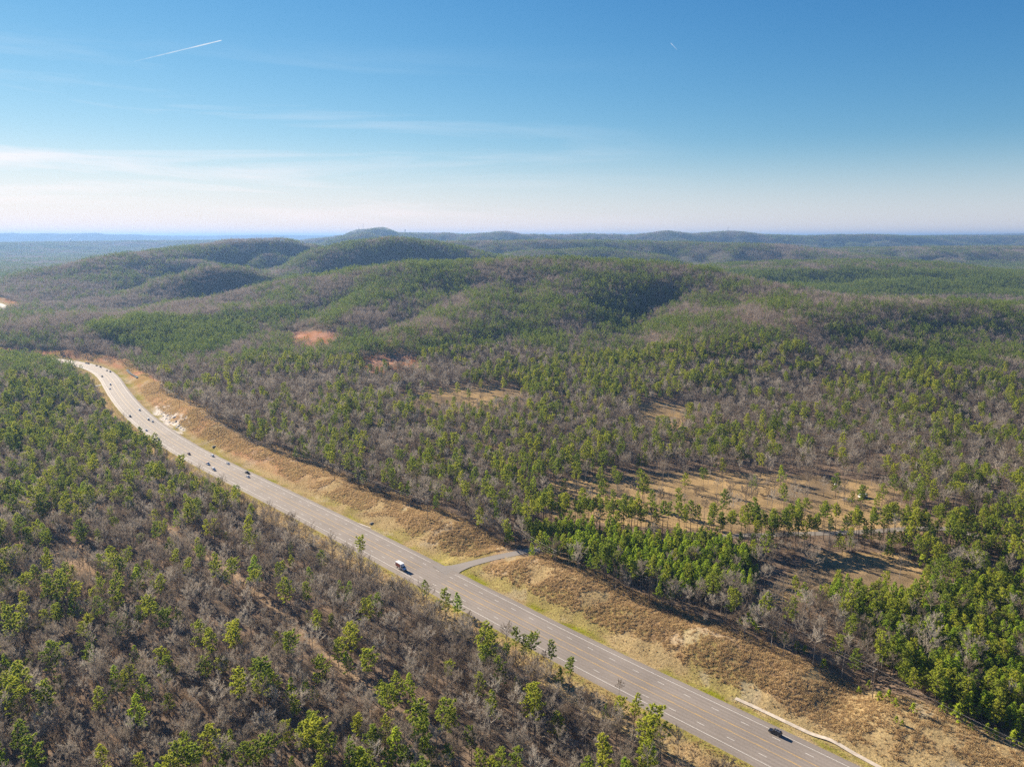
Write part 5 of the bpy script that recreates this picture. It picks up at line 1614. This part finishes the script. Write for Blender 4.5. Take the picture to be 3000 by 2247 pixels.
# ------------------------------------------------------------------ things beyond the pine row
o = make_vehicle('suv', WHITE, 'parked_car')
x, y, z = place_foot((2794, 1514)); o.location = (x, y, z + .02); o.rotation_euler = (0, 0, -.5)
tag(o, 'white car parked on the gravel among the tall pines at the right', 'car')
x, y, z = place_foot((2528, 1457))
ct = empty('camper_trailer', (x, y, z), .25)
tag(ct, 'white camper trailer half hidden behind the pine row', 'trailer')
a = Shape(); a.box(-3.4, 3.0, -1.2, 1.2, .55, 2.75, taper=.1); a.build('trailer_body', M_TW, ct)
a = Shape(); a.box(-2.4, -1.2, -1.235, -1.17, 1.3, 2.0); a.build('window', M_GLASS, ct)
a = Shape(); a.box(.6, 1.35, -1.235, -1.17, .7, 2.4); a.build('door', car_paint(*SILVER), ct)
a = Shape(); a.tube([(3.0, 0, .7), (4.3, 0, .55)], .07, 6); a.build('drawbar', M_TRIM, ct)
add_wheels(ct, (-.6, .3), 1.1, .35)
x, y, z = place_foot((2447, 1423))
wp = empty('storage_tank', (x, y, z)); tag(wp, 'small white upright tank in the dry field', 'tank')
a = Shape(); a.tube([(0, 0, .5), (0, 0, .7), (0, 0, 2.4), (0, 0, 2.7)], [.3, .75, .75, .2], 14); a.build('tank_shell', M_TW, wp)
for k in range(4):
    a = Shape(); cx4, sy4 = .55 * math.cos(k * math.pi / 2), .55 * math.sin(k * math.pi / 2); a.tube([(cx4, sy4, -.2), (cx4, sy4, .8)], .06, 6); a.build('leg', M_TRIM, wp)
x, y, z = place_foot((2482, 1466))
K = Kit(); rg = np.random.default_rng(77); nb_ = 260
aa = rg.uniform(0, 6.28, nb_); r_ = np.sqrt(rg.uniform(0, 1, nb_)); bs_ = np.c_[np.cos(aa) * r_ * 4.2, np.sin(aa) * r_ * 2.6, (1 - r_) * 2.2 * rg.uniform(.2, 1, nb_)]
K.blades(bs_, bs_ + rg.normal(0, 1, (nb_, 3)) * (1.3, 1.3, .5), .16, rg.uniform(.4, .9, nb_), rg)
o = link('brush_pile', K.mesh('brush_pile', M_TWIG), None, (x, y, z)); tag(o, 'pale heap of cut brush in the dry field behind the pine row', 'brush pile')

# ------------------------------------------------------------------ far towers and roofs
M_STEEL = paint('galvanised_steel', (.22, .23, .25), .5, .5)
def mast(px, py_foot, dist, h, lab, w=2.4):
    x, y, _ = at_distance(px, py_foot, dist)
    z = float(height(np.array([x]), np.array([y]))[0])
    r = empty('radio_mast', (x, y, z)); tag(r, lab, 'radio mast', 'masts on the far ridge')
    a = Shape()
    P = [(w * math.cos(k * 2.094), w * math.sin(k * 2.094)) for k in range(3)]
    for q in P: a.tube([(q[0], q[1], 0), (q[0] * .35, q[1] * .35, h)], .35, 4)
    n = int(h / 6)
    for i in range(n):
        f0, f1 = i / n, (i + 1) / n; s0, s1 = 1 - .65 * f0, 1 - .65 * f1
        for k in range(3):
            q, q2 = P[k], P[(k + 1) % 3]
            a.tube([(q[0] * s0, q[1] * s0, h * f0), (q2[0] * s1, q2[1] * s1, h * f1)], .18, 3, cap=False)
    a.build('lattice', M_STEEL, r)
    a = Shape(); a.tube([(0, 0, h - 1), (0, 0, h + 6)], .25, 5); a.build('antenna', M_STEEL, r)
mast(1064, 676, 7500, 66, 'taller thin radio mast left of the highest far peak')
mast(1051, 676, 7500, 44, 'shorter thin radio mast left of the highest far peak')
mast(2132, 683, 7500, 58, 'faint radio mast on the far ridge at the right')
def water_tower(px, py, dist, h, rad, lab):
    x, y, _ = at_distance(px, py, dist); z = float(height(np.array([x]), np.array([y]))[0])
    r = empty('water_tower', (x, y, z)); tag(r, lab, 'water tower')
    a = Shape(); a.tube([(0, 0, 0), (0, 0, h * .2), (0, 0, h * .75)], [rad * .75, rad * .5, rad * .5], 10); a.build('shaft', M_STEEL, r)
    a = Shape(); a.tube([(0, 0, h * .7), (0, 0, h * .78), (0, 0, h * .92), (0, 0, h)], [rad * .5, rad, rad, rad * .3], 14); a.build('tank', M_STEEL, r)
water_tower(1187, 683, 7500, 44, 5.5, 'dark water tower on the ridge right of the highest far peak')
water_tower(208, 710, 8650, 36, 9, 'dark mushroom-shaped water tower on the hazy plain at the left')
M_ROOF = paint('pale_metal_roof', (.72, .72, .70), .5)
for px, dist, L_, lab in [(33, 5200, 34, 'pale long building on the plain at the far left edge'), (52, 6500, 34, 'white-roofed building left of the far water tower'),
                          (245, 8400, 44, 'white building right of the far water tower'), (243, 3900, 30, 'small pale house below the plain beyond the left hill'), (205, 4100, 26, 'small pale house left of another on the plain')]:
    x = (px - 1500) / FPX * dist / CP; y = float(dist); z = float(height(np.array([x]), np.array([y]))[0])
    r = empty('far_building', (x, y, z), .3); tag(r, lab, 'building', 'buildings on the hazy plain')
    a = Shape(); a.box(-L_ / 2, L_ / 2, -L_ / 5, L_ / 5, -2, 9 + L_ * .06); a.build('wall', M_CONCRETE, r)
    zt = 9 + L_ * .06; a = Shape(); w2 = L_ / 5 + 1; l2 = L_ / 2 + 1
    a.add([(-l2, -w2, zt + .1), (l2, -w2, zt + .1), (l2, w2, zt + .1), (-l2, w2, zt + .1), (-l2, 0, zt + 4), (l2, 0, zt + 4)], [(0, 1, 5, 4), (2, 3, 4, 5), (3, 2, 1, 0)], [(0, 4, 3), (1, 2, 5)]); a.build('roof', M_ROOF, r)

# ------------------------------------------------------------------ contrails
def contrail(name, pa, pb, dist, ra, rb, a0, a1, lab):
    """Ice trail from pixel pa (old end) to pb (young end) at flight height; opacity a0 to a1."""
    A, B_ = at_distance(*pa, dist), at_distance(*pb, dist * .97)
    n = 60
    t = np.linspace(0, 1, n); P = A + (B_ - A) * t[:, None]
    rs = (ra + (rb - ra) * t) * (.8 + .4 * noise(t * 100, t * 0, 9, 91)); rs[-1] *= .2
    v, q = tube_np(P, rs, 8)
    mt, nt, out = new_mat(name + '_ice')
    at = nt.nodes.new('ShaderNodeAttribute'); at.attribute_name = 'ice'
    d = nt.nodes.new('ShaderNodeBsdfDiffuse'); d.inputs['Color'].default_value = (.9, .9, .9, 1)
    tl = nt.nodes.new('ShaderNodeBsdfTranslucent'); tl.inputs['Color'].default_value = (.9, .9, .9, 1)
    mx = nt.nodes.new('ShaderNodeMixShader'); nt.links.new(d.outputs[0], mx.inputs[1]); nt.links.new(tl.outputs[0], mx.inputs[2])
    tp = nt.nodes.new('ShaderNodeBsdfTransparent'); m2 = nt.nodes.new('ShaderNodeMixShader')
    nt.links.new(at.outputs['Fac'], m2.inputs['Fac']); nt.links.new(tp.outputs[0], m2.inputs[1]); nt.links.new(mx.outputs[0], m2.inputs[2]); nt.links.new(m2.outputs[0], out.inputs['Surface'])
    me = mesh_np(name, v, [q], [mt], smooth_shade=True)
    al = (a0 + (a1 - a0) * t) * (.7 + .6 * noise(t * 100, t * 0, 6, 95))
    at_ = me.attributes.new('ice', 'FLOAT', 'POINT'); at_.data.foreach_set('value', np.repeat(np.clip(al, 0, 1), 8).astype(np.float32))
    tag(link(name, me), lab, 'contrail', 'contrails')
contrail('contrail', (393, 181), (650, 119), 30000, 20, 20, .02, .27, 'bright white contrail rising to the right in the upper left sky')
contrail('contrail', (1984, 147), (1965, 127), 30000, 12, 14, .03, .10, 'tiny faint contrail in the upper right sky')

# ------------------------------------------------------------------ air
hz_ = Shape(); lo_z = float(GH.min()) - 1.0
HB = 41500.0
hz_.box(-HB, HB, -HB, HB, lo_z - 1, max(float(GH.max()) + 30.0, CAM_Z + 60))
m, nt, out = new_mat('air')
pv = nt.nodes.new('ShaderNodeVolumePrincipled')
pv.inputs['Color'].default_value = (.20, .36, .66, 1)
pv.inputs['Density'].default_value = 6.4e-5
pv.inputs['Anisotropy'].default_value = 0.25
nt.links.new(pv.outputs['Volume'], out.inputs['Volume'])
tag(hz_.build('haze', [m]), 'pale blue winter haze over the hills', 'haze', kind='stuff')
